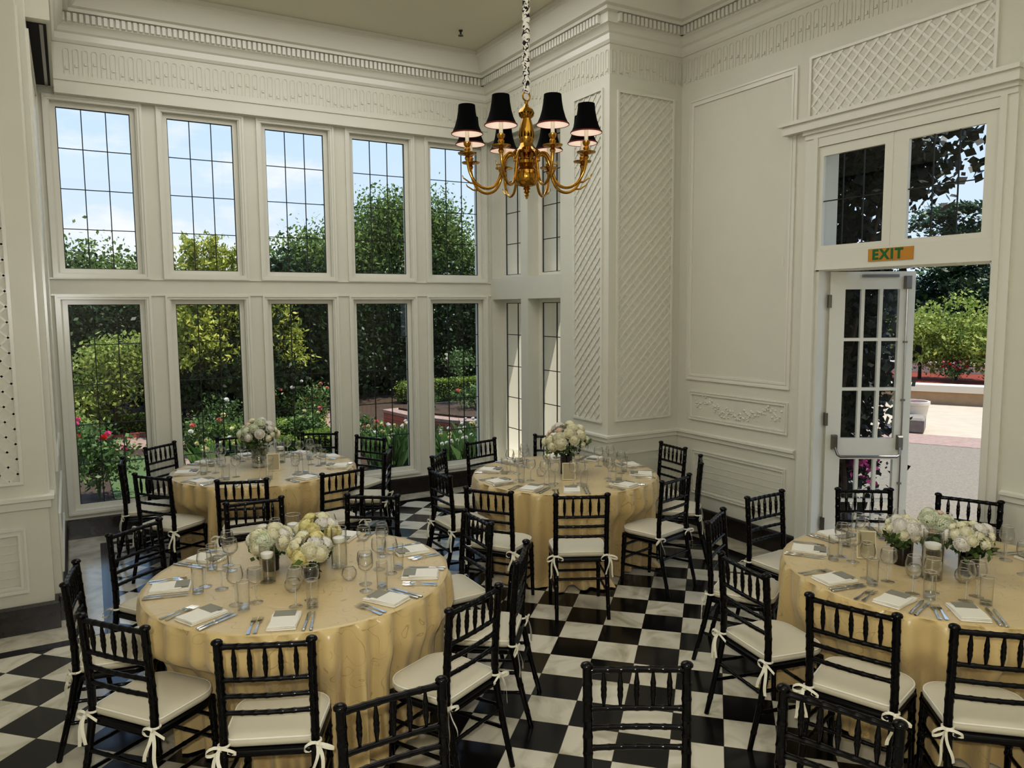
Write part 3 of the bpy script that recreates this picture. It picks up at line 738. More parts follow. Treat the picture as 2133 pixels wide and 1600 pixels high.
def chair_meshes():
    A = {}
    def post(sx):
        mb = MB(); pr = [(0, -.075), (.12, -.045), (.25, -.012), (.40, .018), (.47, .026), (.56, .026), (.70, .016), (.80, .008), (.905, 0)]
        pts = [(sx*(.19-.003*math.sin(z*3)), y, z) for z, y in pr]
        node_tube(mb, pts, lambda t: .0135+.0045*min(t*2.2, 1), [.10, .26, .33, .47, .56, .64, .71, .78, .865, .93], 12, 1.13)
        mb.lathe([(.0, .0), (.016, 0), (.0235, .006), (.0245, .013), (.02, .02), (.011, .0245), (0, .026)], 12, (sx*.19, 0, .9), close=False)
        return mb.mesh('back_post', M['lacquer'], 50)
    A['back_post'] = [post(-1), post(1)]
    def fleg(sx):
        mb = MB(); node_tube(mb, [(sx*.19, .382, 0), (sx*.187, .373, .2), (sx*.183, .363, .43)], lambda t: .013+.006*t, [.12, .4, .5, .62, .75, .93], 12, 1.22)
        return mb.mesh('leg', M['lacquer'], 50)
    A['leg'] = [fleg(-1), fleg(1)]
    def bar(z, y, r=.0108, bow=.0, nn=(.06, .22, .36, .5, .64, .78, .94), dz=0):
        mb = MB(); pts = [(-.188+.376*t, y-bow*math.sin(PI*t), z) for t in [i/6 for i in range(7)]]
        node_tube(mb, pts, r, nn, 9, 1.16); return mb.mesh('back_rail', M['lacquer'], 50)
    A['top_rail'] = [bar(.893, .001, .0125, .006)]
    A['back_rail'] = [bar(.745, .012, .0108, .008), bar(.672, .018, .0108, .010), bar(.596, .024, .0108, .010)]
    def spindle(x):
        mb = MB(); node_tube(mb, [(x, -.004, .89), (x, .001, .82), (x, .004, .745)], lambda t: .0045+.0058*math.sin(PI*t)**.8, [.33, .5, .67], 8, 1.18); return mb.mesh('spindle', M['lacquer'], 50)
    A['spindle'] = [spindle(-.188+.376*(i+1)/6) for i in range(5)]
    def outline(ins, n=7):
        # rear left, front left, front right, rear right with rounded corners
        w0, w1, y0, y1 = .200-ins, .213-ins, .008+ins, .402-ins; pts = []
        for (cx, cy, r, a0) in ((w1-.11, y1-.11, .11, 0), (-w1+.11, y1-.11, .11, PI/2), (-w0+.045, y0+.045, .045, PI), (w0-.045, y0+.045, .045, 1.5*PI)):
            for k in range(n): a = a0+PI/2*k/(n-1); pts.append((cx+r*math.cos(a), cy+r*math.sin(a)))
        return pts
    sf = MB(); sf.loft([[(x, y, z) for x, y in outline(i_)] for z, i_ in ((.400, .012), (.406, .002), (.428, .0), (.436, .006))]); A['seat_frame'] = [sf.mesh('seat_frame', M['lacquer'], 50)]
    cu = MB(); oc = outline(.004, 8); cu.loft([[(x*k_, (y-.205)*k_+.216, z) for x, y in oc] for z, k_ in ((.437, .93), (.446, .985), (.460, 1.), (.475, .985), (.485, .92), (.490, .80), (.4925, .55), (.493, .2))])
    A['seat_cushion'] = [cu.mesh('seat_cushion', M['cushion'], 60)]
    pp = MB(); o = outline(.0075, 8); o.append(o[0]); pp.tube([(x, y+.011, .475) for x, y in o], .0042, 6, caps=False); A['piping'] = [pp.mesh('piping', M['linen'], 60)]
    def stret(a, b, r=.0095):
        mb = MB(); node_tube(mb, [a, b], r, (.08, .3, .5, .7, .92), 8, 1.15); return mb.mesh('stretcher', M['lacquer'], 50)
    A['stretcher'] = [stret((-.188, -.03, .19), (-.187, .373, .17)), stret((.188, -.03, .19), (.187, .373, .17)), stret((-.188, .0, .30), (-.185, .368, .28)), stret((.188, .0, .30), (.185, .368, .28)),
                      stret((-.187, .37, .22), (.187, .37, .22)), stret((-.186, .368, .33), (.186, .368, .33)), stret((-.189, -.005, .285), (.189, -.005, .285))]
    def bow(sx):
        mb = MB(); c = Vector((sx*.188, .026, .455))
        mb.tube([c+Vector((.022*math.cos(a), .022*math.sin(a), 0)) for a in [2*PI*i/10 for i in range(11)]], .006, 6, caps=False)
        k = c+Vector((sx*.012, -.026, -.003)); mb.lathe([(0, -.009), (.009, -.004), (.009, .004), (0, .009)], 8, k, close=False)
        for sg, ln, up in ((1, .062, .014), (-1, .052, .022)):
            pts = [k+Vector((sg*ln*(1-math.cos(t))/2*1.1, -.012*math.sin(t), up*math.sin(t)-.022*(1-math.cos(t))/2)) for t in [2*PI*i/10 for i in range(11)]]
            mb.ribbon(pts, .013, (0, .35, .93))
        for dx, dz, dy in ((sx*.036, -.155, -.02), (sx*-.016, -.13, -.03)):
            pts = [k+Vector((dx*t+.008*math.sin(5*t)*sx, dy*math.sin(PI*t*.6), dz*t**1.1)) for t in [i/7 for i in range(8)]]
            mb.ribbon(pts, .016, (.85, .5, .1))
        return mb.mesh('tie_bow', M['ribbon'], 60)
    A['tie_bow'] = [bow(-1), bow(1)]
    return A
CM = chair_meshes()
first_chair = []
def chair(loc, rz, label, group):
    if first_chair: return dup(first_chair[0], loc, rz, label, group)
    t = thing('chiavari_chair', label, 'chair', loc, rz, group)
    for nm, ms in CM.items():
        if nm == 'piping': continue
        for me in ms:
            o = link(nm, me, t)
            if nm == 'seat_cushion': o['label'] = 'ivory padded seat cushion'; link('piping', CM['piping'][0], o)
            if nm == 'tie_bow': o['label'] = 'ivory ribbon tied in a bow'
    first_chair.append(t); return t
ORD = ['first', 'second', 'third', 'fourth', 'fifth', 'sixth', 'seventh', 'eighth', 'ninth', 'tenth', 'eleventh']
def clock(T_, pos, start):
    # seats ordered clockwise (seen from above) from the one nearest the camera
    c = TABLES[T_]; ang = lambda p: math.atan2(p[1]-c[1], p[0]-c[0])
    a0 = ang(start); key = lambda p: (a0-ang(p)) % (2*PI)
    order = sorted(range(len(pos)), key=lambda i: key(pos[i]) if key(pos[i]) < 2*PI-1e-4 else 0); res = [0]*len(pos)
    for r_, i in enumerate(order): res[i] = r_
    return res
def view(face):
    a = math.degrees(math.atan2(C0.y-0, C0.x-0)); return a
for T_ in 'ABCDE':
    pos = CH[T_]; c = TABLES[T_]
    near = pos[3] if T_ == 'D' else min(pos, key=lambda p: (p[0]-C0.x)**2+(p[1]-C0.y)**2); rk = clock(T_, pos, near)
    for i, p in enumerate(pos):
        fa = math.radians(FACE[T_][i]); tocam = math.atan2(C0.y-p[1], C0.x-p[0]); d = math.degrees((fa-tocam+PI) % (2*PI)-PI)
        look = 'seen from behind' if abs(d) > 130 else ('seen from the front' if abs(d) < 50 else 'seen side-on')
        if T_ == 'E': lab = ['black chair back in the left foreground with no cushion showing', 'black chair back in the middle foreground over open checkered floor', 'black chair back in the right foreground, tilted in front of the right table'][i]
        elif T_ == 'D' and i == 4: lab = 'black chair cut off by the right edge of the photo, at right table'
        elif rk[i] == 0: lab = 'black chair with ivory cushion, nearest the camera at %s' % TNAME[T_]
        else: lab = 'black chair %s, %s, %s clockwise from its nearest' % (look, TNAME[T_], ORD[rk[i]-1])
        chair((p[0], p[1], 0), fa-PI/2, lab, 'black chiavari chairs round the banquet tables')

# ------------------------------------------------------------------ tables and cloths
def cloth(T_, seed):
    rg = np.random.default_rng(seed); c = TABLES[T_]; n = 480; th = np.linspace(0, 2*PI, n, endpoint=False)
    fold = np.zeros(n)
    for k in range(9, 50): fold += rg.normal()*np.cos(k*th+rg.uniform(0, 2*PI))*(1. if 18 <= k <= 40 else .4)
    fold = fold/np.abs(fold).max(); sharp = np.sign(fold)*np.abs(fold)**.75
    lim = np.full(n, 9.)
    for p, fd in zip(CH[T_], FACE[T_]):
        fa = math.radians(fd); fx, fy = math.cos(fa), math.sin(fa)
        # limit the cloth to stay in front of the seat: corners of the seat front
        for s_ in np.linspace(-.235, .235, 15):
            q = (p[0]+fx*.425-fy*s_-c[0], p[1]+fy*.425+fx*s_-c[1]); a = math.atan2(q[1], q[0]) % (2*PI); r_ = math.hypot(*q)
            k = int(round(a/(2*PI)*n)) % n
            for dk in (-3, -2, -1, 0, 1, 2, 3): lim[(k+dk) % n] = min(lim[(k+dk) % n], r_-.012)
    ls = lim.copy()
    for _ in range(24): ls = np.minimum(np.minimum(ls, np.roll(ls, 1)*.5+np.roll(ls, -1)*.5+.004), lim)
    zs = [.762, .762, .7605, .755, .74, .71, .66, .63, .60, .565, .535, .50, .44, .36, .28, .2, .12, .06, .03, .012]
    rings = []
    for z in zs:
        t = (.762-z)/.75
        amp = .012+.075*t**.55 if t > .004 else 0
        base_ = TR+.010*min(t*30, 1)+.02*t
        r_ = base_+amp*sharp
        if z < .06: r_ = r_+(.06-z)*1.9*(.5+.5*np.cos(th*7+fold*2))+.015
        bl = min(max((.62-z)/.17, 0), 1); bl = bl*bl*(3-2*bl)
        r_ = r_*(1-bl)+np.minimum(r_, np.maximum(ls, .71)-(.028+.045*t)*(1-sharp))*bl
        rings.append(r_)
    V = [(0, 0, .762)]; 
    for rr in (.35, .62, .8): V += [(rr*math.cos(a), rr*math.sin(a), .762) for a in th]
    zz = [.762]*3
    for k, z in enumerate(zs[1:]):
        rr = rings[k+1]; V += [(rr[i]*math.cos(th[i]), rr[i]*math.sin(th[i]), z+(.004*math.sin(9*th[i]) if z < .05 else 0)) for i in range(n)]
    nr = 3+len(zs)-1; fs = [(0, 1+i, 1+(i+1) % n) for i in range(n)]
    for k in range(nr-1):
        for i in range(n): j = (i+1) % n; fs.append((1+k*n+i, 1+(k+1)*n+i, 1+(k+1)*n+j, 1+k*n+j))
    mb = MB(); mb.add(V, fs); return mb.mesh('tablecloth', M['satin'], 70)
CLAB = dict(A='gold embroidered satin cloth on the front left table', B='gold satin cloth on the rear left table by the windows', C='gold satin cloth pooling on the floor, rear centre table', D='gold embroidered satin cloth on the right table by the door')
for n_, T_ in enumerate('ABCD'):
    c = TABLES[T_]
    t = thing('banquet_table', 'round banquet table hidden under gold cloth, %s' % TNAME[T_], 'table', (c[0], c[1], 0), 0, 'round banquet tables')
    q = MB(); q.lathe([(0, .728), (TR-.06, .728), (TR-.05, .742), (TR-.06, .757), (0, .757)], 48); q.build('tabletop', M['bark'], t, 40)
    q = MB(); q.lathe([(.0, .012), (.22, .012), (.22, .03), (.05, .06), (.045, .70), (.16, .725), (0, .726)], 16); q.build('pedestal', M['lead'], t, 40)
    o = link('tablecloth', cloth(T_, 20+n_), None, (c[0], c[1], 0)); tag(o, CLAB[T_], 'tablecloth', 'gold satin tablecloths')

# ------------------------------------------------------------------ tableware
ZT = .7632
def napkin_mesh():
    mb = MB(); rg = random.Random(4)
    for k, (w_, d_, z0, z1, dx, dy) in enumerate(((.138, .205, 0, .008, 0, 0), (.135, .200, .0082, .015, .002, .003), (.131, .16, .0152, .021, .001, -.018))):
        rings = []
        for z, ins in ((z0, .002), (z0+(z1-z0)*.5, 0), (z1, .003)):
            pts = []
            nx, ny = 4, 6
            per = [(-1+2*i/nx, -1) for i in range(nx)]+[(1, -1+2*i/ny) for i in range(ny)]+[(1-2*i/nx, 1) for i in range(nx)]+[(-1, 1-2*i/ny) for i in range(ny)]
            for x, y in per: pts.append((dx+x*(w_/2-ins)+.002*math.sin(y*3+k), dy+y*(d_/2-ins)+.0015*math.sin(x*4+k), z+.0012*math.sin(x*2.5+y*2+k)*(z > .001)))
            rings.append(pts)
        mb.loft(rings)
    return mb.mesh('napkin', M['linen'], 35)
def card_mesh():
    mb = MB(); mb.loft([[(x*.052, y*.035, z) for x, y in ((-1, -1), (1, -1), (1, 1), (-1, 1))] for z in (0, .0012)]); return mb.mesh('menu_card', M['card'])
def fork_mesh():
    mb = MB()
    prof = [(-.095, .0075), (-.09, .0095), (-.06, .0065), (-.02, .0042), (.015, .0038), (.03, .006), (.042, .0115), (.055, .0125)]
    zf = lambda y: .0032+.006*max(0, 1-abs(y-.015)/.05)
    v = []
    for y, w_ in prof: v += [(-w_, y, zf(y)), (w_, y, zf(y)), (w_, y, zf(y)+.0022), (-w_, y, zf(y)+.0022)]
    fs = []
    for k in range(len(prof)-1):
        for i in range(4): j = (i+1) % 4; fs.append((4*k+i, 4*k+j, 4*k+4+j, 4*k+4+i))
    fs += [(3, 2, 1, 0), tuple(4*(len(prof)-1)+i for i in range(4))]; mb.add(v, fs)
    for i in range(4):
        x = -.0102+.0068*i; mb.tube([(x, .052, .0048), (x, .075, .0036), (x*.96, .097, .0062)], [.0019, .0017, .0009], 6)
    return mb.mesh('fork', M['silver'], 40)
def knife_mesh():
    mb = MB(); v = []; prof = [(-.11, .006, .0035), (-.105, .009, .005), (-.06, .0078, .0045), (-.012, .0055, .0035), (-.008, .008, .004)]
    rings = []
    for y, w_, h in prof: rings.append([(w_*math.cos(a), y, .0055+h*math.sin(a)) for a in [2*PI*i/8 for i in range(8)]])
    mb.loft(rings)
    bl = [(-.008, -.006, .006), (.05, -.0085, .0075), (.09, -.0095, .0075), (.108, -.004, .007), (.115, .006, .0068)]
    rings = [[(x0, y, .0045), (x1, y, .0045), (x1, y, .0062), (x0, y, .0062)] for y, x0, x1 in bl]; mb.loft(rings)
    return mb.mesh('knife', M['silver'], 40)
def wine_mesh(h=.205, rb=.041, rt=.031, bowl=.10):
    mb = MB(); zb = h-bowl
    prof = [(.034, .0015), (.033, .003), (.012, .006), (.0045, .014), (.0038, .04), (.0038, zb-.008), (.008, zb), (.022, zb+.01), (rb*.9, zb+.026), (rb, zb+.045), (rb*.97, zb+.065), (rt*1.08, zb+.088), (rt, zb+bowl)]
    mb.lathe([(0, .0)]+[(.034, 0)]+prof, 24, close=False)
    inner = [(rt-.0012, zb+bowl), (rt*1.08-.0012, zb+.088), (rb-.0014, zb+.047), (rb*.9-.0015, zb+.028), (.02, zb+.013), (0, zb+.008)]
    mb.lathe(inner, 24, close=False)
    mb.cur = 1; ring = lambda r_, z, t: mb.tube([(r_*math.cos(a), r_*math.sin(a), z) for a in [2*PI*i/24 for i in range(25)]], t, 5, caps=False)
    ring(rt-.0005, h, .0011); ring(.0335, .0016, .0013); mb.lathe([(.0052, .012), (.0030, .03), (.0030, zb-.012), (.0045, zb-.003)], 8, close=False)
    return mb.mesh('wine_glass', [M['glass'], M['glass_edge_glint']], 60)
def high_mesh():
    mb = MB(); mb.lathe([(.0, .001), (.027, 0), (.0285, .003), (.031, .145), (.0298, .146), (.0275, .022), (0, .020)], 24, close=False)
    mb.cur = 1; mb.lathe([(0, .002), (.0255, .0022), (.0262, .019), (0, .019)], 24, close=False)
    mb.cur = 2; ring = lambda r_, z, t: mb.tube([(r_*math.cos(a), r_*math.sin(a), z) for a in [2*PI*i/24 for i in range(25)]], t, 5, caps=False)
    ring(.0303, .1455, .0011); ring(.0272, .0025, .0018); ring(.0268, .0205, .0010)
    return mb.mesh('highball_glass', [M['glass'], M['glass_base'], M['glass_edge_glint']], 50)
ME = dict(napkin=napkin_mesh(), menu_card=card_mesh(), fork=fork_mesh(), knife=knife_mesh(), wine_glass=wine_mesh(), goblet=wine_mesh(.185, .044, .036, .092), highball_glass=high_mesh())
ME['goblet'].name = 'water_goblet'
# settings: extra places beside the chairs that stand just outside the frame
PL = {T_: [(p, FACE[T_][i]) for i, p in enumerate(CH[T_])] for T_ in 'ABCD'}
c = TABLES['D']
for a in (-18, -58): PL['D'].append(((c[0]+1.25*math.cos(math.radians(a)), c[1]+1.25*math.sin(math.radians(a))), a+180))
def put(me, name, x, y, z, rz, label, cat, group):
    o = link(name, me, None, (x, y, z), rz); return tag(o, label, cat, group)
rj = random.Random(8)
for T_ in 'ABCD':
    c = TABLES[T_]; pos = [p for p, _ in PL[T_]]
    near = CH[T_][3] if T_ == 'D' else min(CH[T_], key=lambda p: (p[0]-C0.x)**2+(p[1]-C0.y)**2); rk = clock(T_, pos, near)
    for i, (p, fd) in enumerate(PL[T_]):
        a = math.atan2(p[1]-c[1], p[0]-c[0]); ur = Vector((math.cos(a), math.sin(a))); ut = Vector((-ur.y, ur.x))   # ut: to the diner's right
        ut = Vector((-math.sin(a), math.cos(a)))
        wh = ('at %s, nearest the camera' % TNAME[T_]) if rk[i] == 0 else ('at %s, place %s clockwise after the nearest' % (TNAME[T_], ORD[rk[i]-1]))
        rz = a+PI/2   # local +y points to the table centre
        def at(r_, t_): q = Vector(c)+ur*r_+ut*t_; return q.x, q.y
        jz = rj.uniform(-.16, .16)
        x, y = at(.685, 0); put(ME['napkin'], 'napkin', x, y, ZT, rz+jz, 'folded white napkin '+wh, 'napkin', 'napkins at the place settings')
        x, y = at(.625, -.004); put(ME['menu_card'], 'menu_card', x, y, ZT+.0215, rz+jz, 'small grey menu card '+wh, 'card', 'menu cards on the napkins')
        for k, t_ in enumerate((-.118, -.148)):
            x, y = at(.705+.006*k, t_); put(ME['fork'], 'fork', x, y, ZT, rz+rj.uniform(-.05, .05), ('inner silver fork ', 'outer silver fork ')[k]+wh, 'fork', 'forks left of the napkins')
        for k, t_ in enumerate((.105, .133)):
            x, y = at(.695+.006*k, t_); put(ME['knife'], 'knife', x, y, ZT, rz+rj.uniform(-.05, .05), ('inner silver knife ', 'outer silver knife ')[k]+wh, 'knife', 'knives right of the napkins')
        x, y = at(.53+rj.uniform(-.01, .01), .115); put(ME['highball_glass'], 'highball_glass', x, y, ZT, rj.random()*6, 'tall straight water glass '+wh, 'glass', 'straight tall glasses')
        x, y = at(.505+rj.uniform(-.01, .01), .030); put(ME['wine_glass'], 'wine_glass', x, y, ZT, 0, 'taller stemmed wine glass '+wh, 'wine glass', 'taller wine glasses')
        x, y = at(.425+rj.uniform(-.01, .01), .098); put(ME['goblet'], 'wine_glass', x, y, ZT, 0, 'shorter wide stemmed glass '+wh, 'wine glass', 'shorter wine glasses')

# ------------------------------------------------------------------ centrepieces
def petal_head(r, layers, size, seed, cup=.5):
    # a round double flower made of separate petals, pole up
    rg = np.random.default_rng(seed); P = []; Nn = []
    for k in range(layers):
        el = PI*.5*(k+.3)/layers; m = max(3, int(2*PI*r*math.cos(el)/(size*.55)))
        for j in range(m):
            az = 2*PI*(j+.5*(k % 2))/m+rg.normal()*.1; d = np.array([math.cos(el)*math.cos(az), math.cos(el)*math.sin(az), math.sin(el)])
            P.append((d, az, el))
    Q = []
    for d, az, el in P:
        t = np.array([-math.sin(az), math.cos(az), 0]); up = np.cross(d, t); up = up if up[2] > 0 else -up
        o = d*(up[2]*cup*0+1)
        tip = d*r*1.08+up*size*.25; b = d*r*.35; mid = d*r*.8+up*size*.12
        Q.append([b, mid+t*size*.5, tip, mid-t*size*.5])
        if el > .6:
            c_ = d*r*(.97+.03*math.sin(az*3)); u2 = up*.85+d*.35*(1 if el < 1.3 else -.3)
            Q.append([c_-u2*size*.55, c_+t*size*.5, c_+u2*size*.55, c_-t*size*.5])
    return np.array(Q)
BL = {}
for nm, mt, r_, ly, sz in (('dahlia', 'pt_cream', .054, 8, .021), ('rose', 'pt_cream', .034, 5, .026), ('hydrangea', 'pt_green', .055, 8, .016), ('blush', 'pt_blush', .032, 5, .024), ('white', 'pt_white', .048, 7, .021), ('yellow', 'pt_yellow', .052, 8, .021)):
    BL[nm] = [quadmesh('blossom', petal_head(r_, ly, sz, s_), M[mt]) for s_ in range(2)]
def bouquet(label, loc, vase, vh, vr, rad, kinds, n, group, seed, top=None, clear=False):
    rg = random.Random(seed); t = thing('flower_arrangement', label, 'flowers', loc, 0, group)
    v = MB()
    if clear: v.lathe([(0, .0), (vr, 0), (vr, vh), (vr-.002, vh), (vr-.004, .006), (0, .005)], 28, close=False)
    else: v.lathe([(0, 0), (vr*.97, 0), (vr, .004), (vr, vh), (vr-.004, vh), (vr-.006, vh-.01), (0, vh-.012)], 28, close=False)
    v.build('vase', M['glass_base'] if clear else M['black_glass'], t, 40)
    if clear:
        g = clumps((0, 0, vh*.5), (vr*.75, vr*.75, vh*.42), 60, 8, .03, .2, np.random.default_rng(seed)); rr = np.hypot(g[:, 0], g[:, 1]); kx = np.minimum(1, (vr*.88)/rr); g[:, 0] *= kx; g[:, 1] *= kx; g[:, 2] = g[:, 2].clip(.02, vh)
        link('stems', quadmesh('stems', leaves(g, .03, .5), M['lf_hedge']), t)
    zc = vh+rad*.56
    lf = clumps((0, 0, zc-.02), (rad*.8, rad*.8, rad*.6), 40, 7, .05, .6, np.random.default_rng(seed+1)); link('leaves', quadmesh('leaves', leaves(lf, .045, .55), M['lf_rose']), t)
    ga = PI*(3-math.sqrt(5))
    for i in range(n):
        zz = 1-(i+.5)/n*1.15; rr = math.sqrt(max(0, 1-zz*zz)); az = i*ga+rg.uniform(-.2, .2)
        d = Vector((rr*math.cos(az), rr*math.sin(az), zz)); kd = kinds[i % len(kinds)]
        o = link('blossom', rg.choice(BL[kd]), t); p = Vector((0, 0, zc))+Vector((d.x*rad*.78, d.y*rad*.78, d.z*rad*.62))
        o.matrix_local = Matrix.LocRotScale(p, d.to_track_quat('Z', 'Y'), Vector((1, 1, 1))*rg.uniform(.9, 1.15))
        if kd in ('hydrangea', 'blush', 'yellow'): o['label'] = {'hydrangea': 'pale green hydrangea head', 'blush': 'small blush rose', 'yellow': 'pale yellow dahlia'}[kd]
    return t
G = 'white flower arrangements on the tables'
bouquet('white and green flowers in black vase, left one on front left table', (-1.10, .965, ZT), 0, .10, .048, .105, ['dahlia', 'white', 'dahlia', 'hydrangea'], 15, G, 1)
bouquet('pale yellow dahlias in black vase, front left table, nearest the camera', (-.935, .70, ZT), 0, .10, .046, .098, ['yellow', 'dahlia', 'white'], 13, G, 2)
bouquet('pale yellow and white flowers in black vase, rear one on front left table', (-.81, 1.0, ZT), 0, .11, .046, .105, ['dahlia', 'yellow', 'white'], 14, G, 3)
bouquet('round white bouquet over green leafy glass vase, rear left table', (-.52, 4.0, ZT), 0, .20, .075, .19, ['white', 'dahlia', 'hydrangea', 'rose', 'blush'], 24, G, 4, clear=True)
bouquet('large white dahlia bouquet in black vase, rear centre table', (1.80, 2.19, ZT), 0, .17, .055, .215, ['dahlia', 'white', 'dahlia', 'rose', 'blush'], 26, G, 5)
bouquet('cream roses with brown berries in black vase, left one on right table', (2.09, -.86, ZT), 0, .135, .052, .098, ['rose', 'white', 'rose'], 16, G, 6)
bouquet('dense cream roses in black vase, nearest right on right table', (2.235, -1.155, ZT), 0, .135, .052, .112, ['rose', 'rose', 'white'], 19, G, 7)
bouquet('blush and green flowers in black vase, rear one on right table', (2.41, -.86, ZT), 0, .12, .05, .10, ['blush', 'hydrangea', 'rose'], 13, G, 9)
def cylinder_vase(loc, h, r_, lab, clab, water=.62):
    t = thing('candle_vase', lab, 'vase', loc, 0, 'glass cylinder vases holding floating candles')
    q = MB(); q.lathe([(0, 0), (r_, 0), (r_, h), (r_-.002, h), (r_-.002, .012), (0, .011)], 28, close=False); q.cur = 1; q.tube([((r_-.001)*math.cos(a), (r_-.001)*math.sin(a), h) for a in [2*PI*i/28 for i in range(29)]], .0013, 5, caps=False); q.build('glass_cylinder', [M['glass'], M['glass_edge_glint']], t, 40)
    q = MB(); zw = h*water; q.lathe([(0, .0125), (r_-.003, .0125), (r_-.003, zw), (0, zw)], 28, close=False); q.build('water', M['water'], t, 40)
    q = MB(); rc = r_*.82; q.lathe([(0, -.012), (rc*.8, -.010), (rc, .006), (rc*.97, .018), (rc*.7, .022), (0, .0215)], 24, close=False); q.lathe([(.0012, .021), (.0012, .03), (0, .031)], 6, close=False)
    o = q.build('floating_candle', M['wax'], None, 50, (loc[0], loc[1], loc[2]+zw+.0125)); tag(o, clab, 'candle', 'white floating candles')
cylinder_vase((-1.16, .77, ZT), .215, .043, 'glass cylinder of water at the left of front left table centre', 'white candle floating left of the flowers on front left table')
cylinder_vase((-.745, .80, ZT), .235, .045, 'glass cylinder of water at the right of front left table centre', 'white candle floating right of the flowers on front left table')
cylinder_vase((-.90, 1.23, ZT), .235, .045, 'glass cylinder of water behind the flowers on front left table', 'white candle floating behind the flowers on front left table')
cylinder_vase((1.995, -1.09, ZT), .27, .052, 'tall glass cylinder between the bouquets on the right table', 'white candle floating between the bouquets on the right table')
cylinder_vase((-.30, 4.10, ZT), .20, .045, 'glass cylinder of water beside the bouquet on rear left table', 'white candle floating beside the bouquet on rear left table')
gm = MB(); gm.lathe([(0, .0), (.02, 0), (.036, .014), (.043, .035), (.040, .055), (.027, .073), (.026, .073), (.0385, .055), (.0415, .035), (.034, .015), (.018, .004), (0, .003)], 24, close=False); gm.cur = 1; gm.tube([(.0265*math.cos(a), .0265*math.sin(a), .073) for a in [2*PI*i/24 for i in range(25)]], .0012, 5, caps=False); gm.lathe([(.0, .0045), (.017, .0045), (.02, .002)], 20, close=False); gme = gm.mesh('glass_votive', [M['glass'], M['glass_edge_glint']], 60)
for x, y, lab in ((-1.08, .55, 'round glass votive globe nearest the camera on front left table'), (-.765, .56, 'round glass votive globe at right on front left table'), (1.55, 2.22, 'round glass votive globe left of the bouquet, rear centre table'),
                  (2.085, -1.21, 'round glass votive globe nearest the camera on right table'), (1.93, -1.03, 'round glass votive globe left of the candle on right table'), (-.22, 3.85, 'round glass votive globe right of the framed card, rear left table')):
    put(gme, 'glass_votive', x, y, ZT, 0, lab, 'votive', 'round glass votive globes')
def card(loc, rz, lab, w_=.115, h=.165, ink=False, stand=False):
    t = thing('framed_card', lab, 'card frame', loc, rz, 'framed table cards'); ti = Matrix.Rotation(-.16, 4, 'X')
    def fr(z0, mb): mb.box(-w_/2, -w_/2+.008, -.004, .004, z0, z0+h); mb.box(w_/2-.008, w_/2, -.004, .004, z0, z0+h); mb.box(-w_/2, w_/2, -.0038, .0038, z0, z0+.008); mb.box(-w_/2, w_/2, -.0038, .0038, z0+h-.008, z0+h)
    q = MB(); fr(.002, q); q.xf(ti); q.build('frame', M['gilt'], t)
    q = MB(); q.box(-w_/2+.006, w_/2-.006, -.0015, .0025, .008, h-.005); q.xf(ti); q.build('card', M['ivorycard'], t)
    q = MB(); q.add([(-.012, .004, h*.7), (.012, .004, h*.7), (.012, .075, .0), (-.012, .075, .0)], [(0, 1, 2, 3)]); q.xf(Matrix.Rotation(-.1, 4, 'X')); 
    for i in range(len(q.v)): q.v[i] = (q.v[i][0], q.v[i][1], max(q.v[i][2], .001))
    q.build('easel_leg', M['gilt'], t)
    if ink:
        q = MB()
        for dx, dz, l_ in ((-.018, .088, .036), (-.012, .078, .026), (-.022, .098, .02), (.006, .098, .016)):
            q.box(dx, dx+l_, -.0024, -.0016, dz, dz+.0035)
        q.xf(ti); q.build('lettering', M['ink'], t)
def face_cam(x, y): return math.atan2(C0.y-y, C0.x-x)+PI/2
card((1.985, -.70, ZT), face_cam(1.985, -.70)+.25, 'gilt framed table card left of the bouquets, right table', .11, .165, True)
card((1.665, 1.95, ZT), face_cam(1.665, 1.95)+.1, 'gilt framed table card before the bouquet, rear centre table', .115, .15)
card((-.455, 3.72, ZT), face_cam(-.455, 3.72), 'gilt framed table card beside the bouquet, rear left table', .115, .16)

# ------------------------------------------------------------------ chandelier
CX, CY = .305, .40
chd = thing('chandelier', 'polished brass chandelier with eight arms and black fabric shades', 'chandelier', (CX, CY, 2.89))
q = MB(); Zc = lambda z: z-2.89
prof = [(0, 2.89), (.006, 2.892), (.008, 2.905), (.014, 2.912), (.009, 2.922), (.019, 2.93), (.012, 2.94), (.022, 2.948), (.016, 2.958), (.05, 2.968), (.068, 2.99), (.075, 3.02), (.068, 3.05), (.045, 3.068), (.040, 3.075), (.062, 3.09), (.066, 3.105), (.045, 3.115), (.04, 3.13),
        (.070, 3.145), (.078, 3.16), (.055, 3.175), (.042, 3.19), (.036, 3.205), (.044, 3.225), (.048, 3.25), (.041, 3.29), (.030, 3.33), (.026, 3.345), (.042, 3.358), (.047, 3.375), (.038, 3.395), (.018, 3.41), (.010, 3.425), (.012, 3.44), (0, 3.445)]
q.lathe([(r_, Zc(z)) for r_, z in prof], 32, close=False); q.build('body', M['brass'], chd, 35)
q = MB(); q.tube([(.024*math.cos(a), 0, Zc(3.468)+.024*math.sin(a)) for a in [2*PI*i/20 for i in range(21)]], .005, 8, caps=False); q.build('hanging_ring', M['brass'], chd, 60)
q = MB(); pts, rs = [], []
for i in range(120): z = 3.488+(ZC-3.488)*i/119; pts.append((.003*math.sin(i*1.7), .003*math.cos(i*2.3), Zc(z))); rs.append(.020+.0035*math.sin(i*1.9)+.002*math.sin(i*.7))
q.tube(pts, rs, 14); sl_ = q.build('chain_sleeve', M['sleeve'], chd, 60); sl_['label'] = 'black and white patterned fabric chain sleeve'
am = MB()
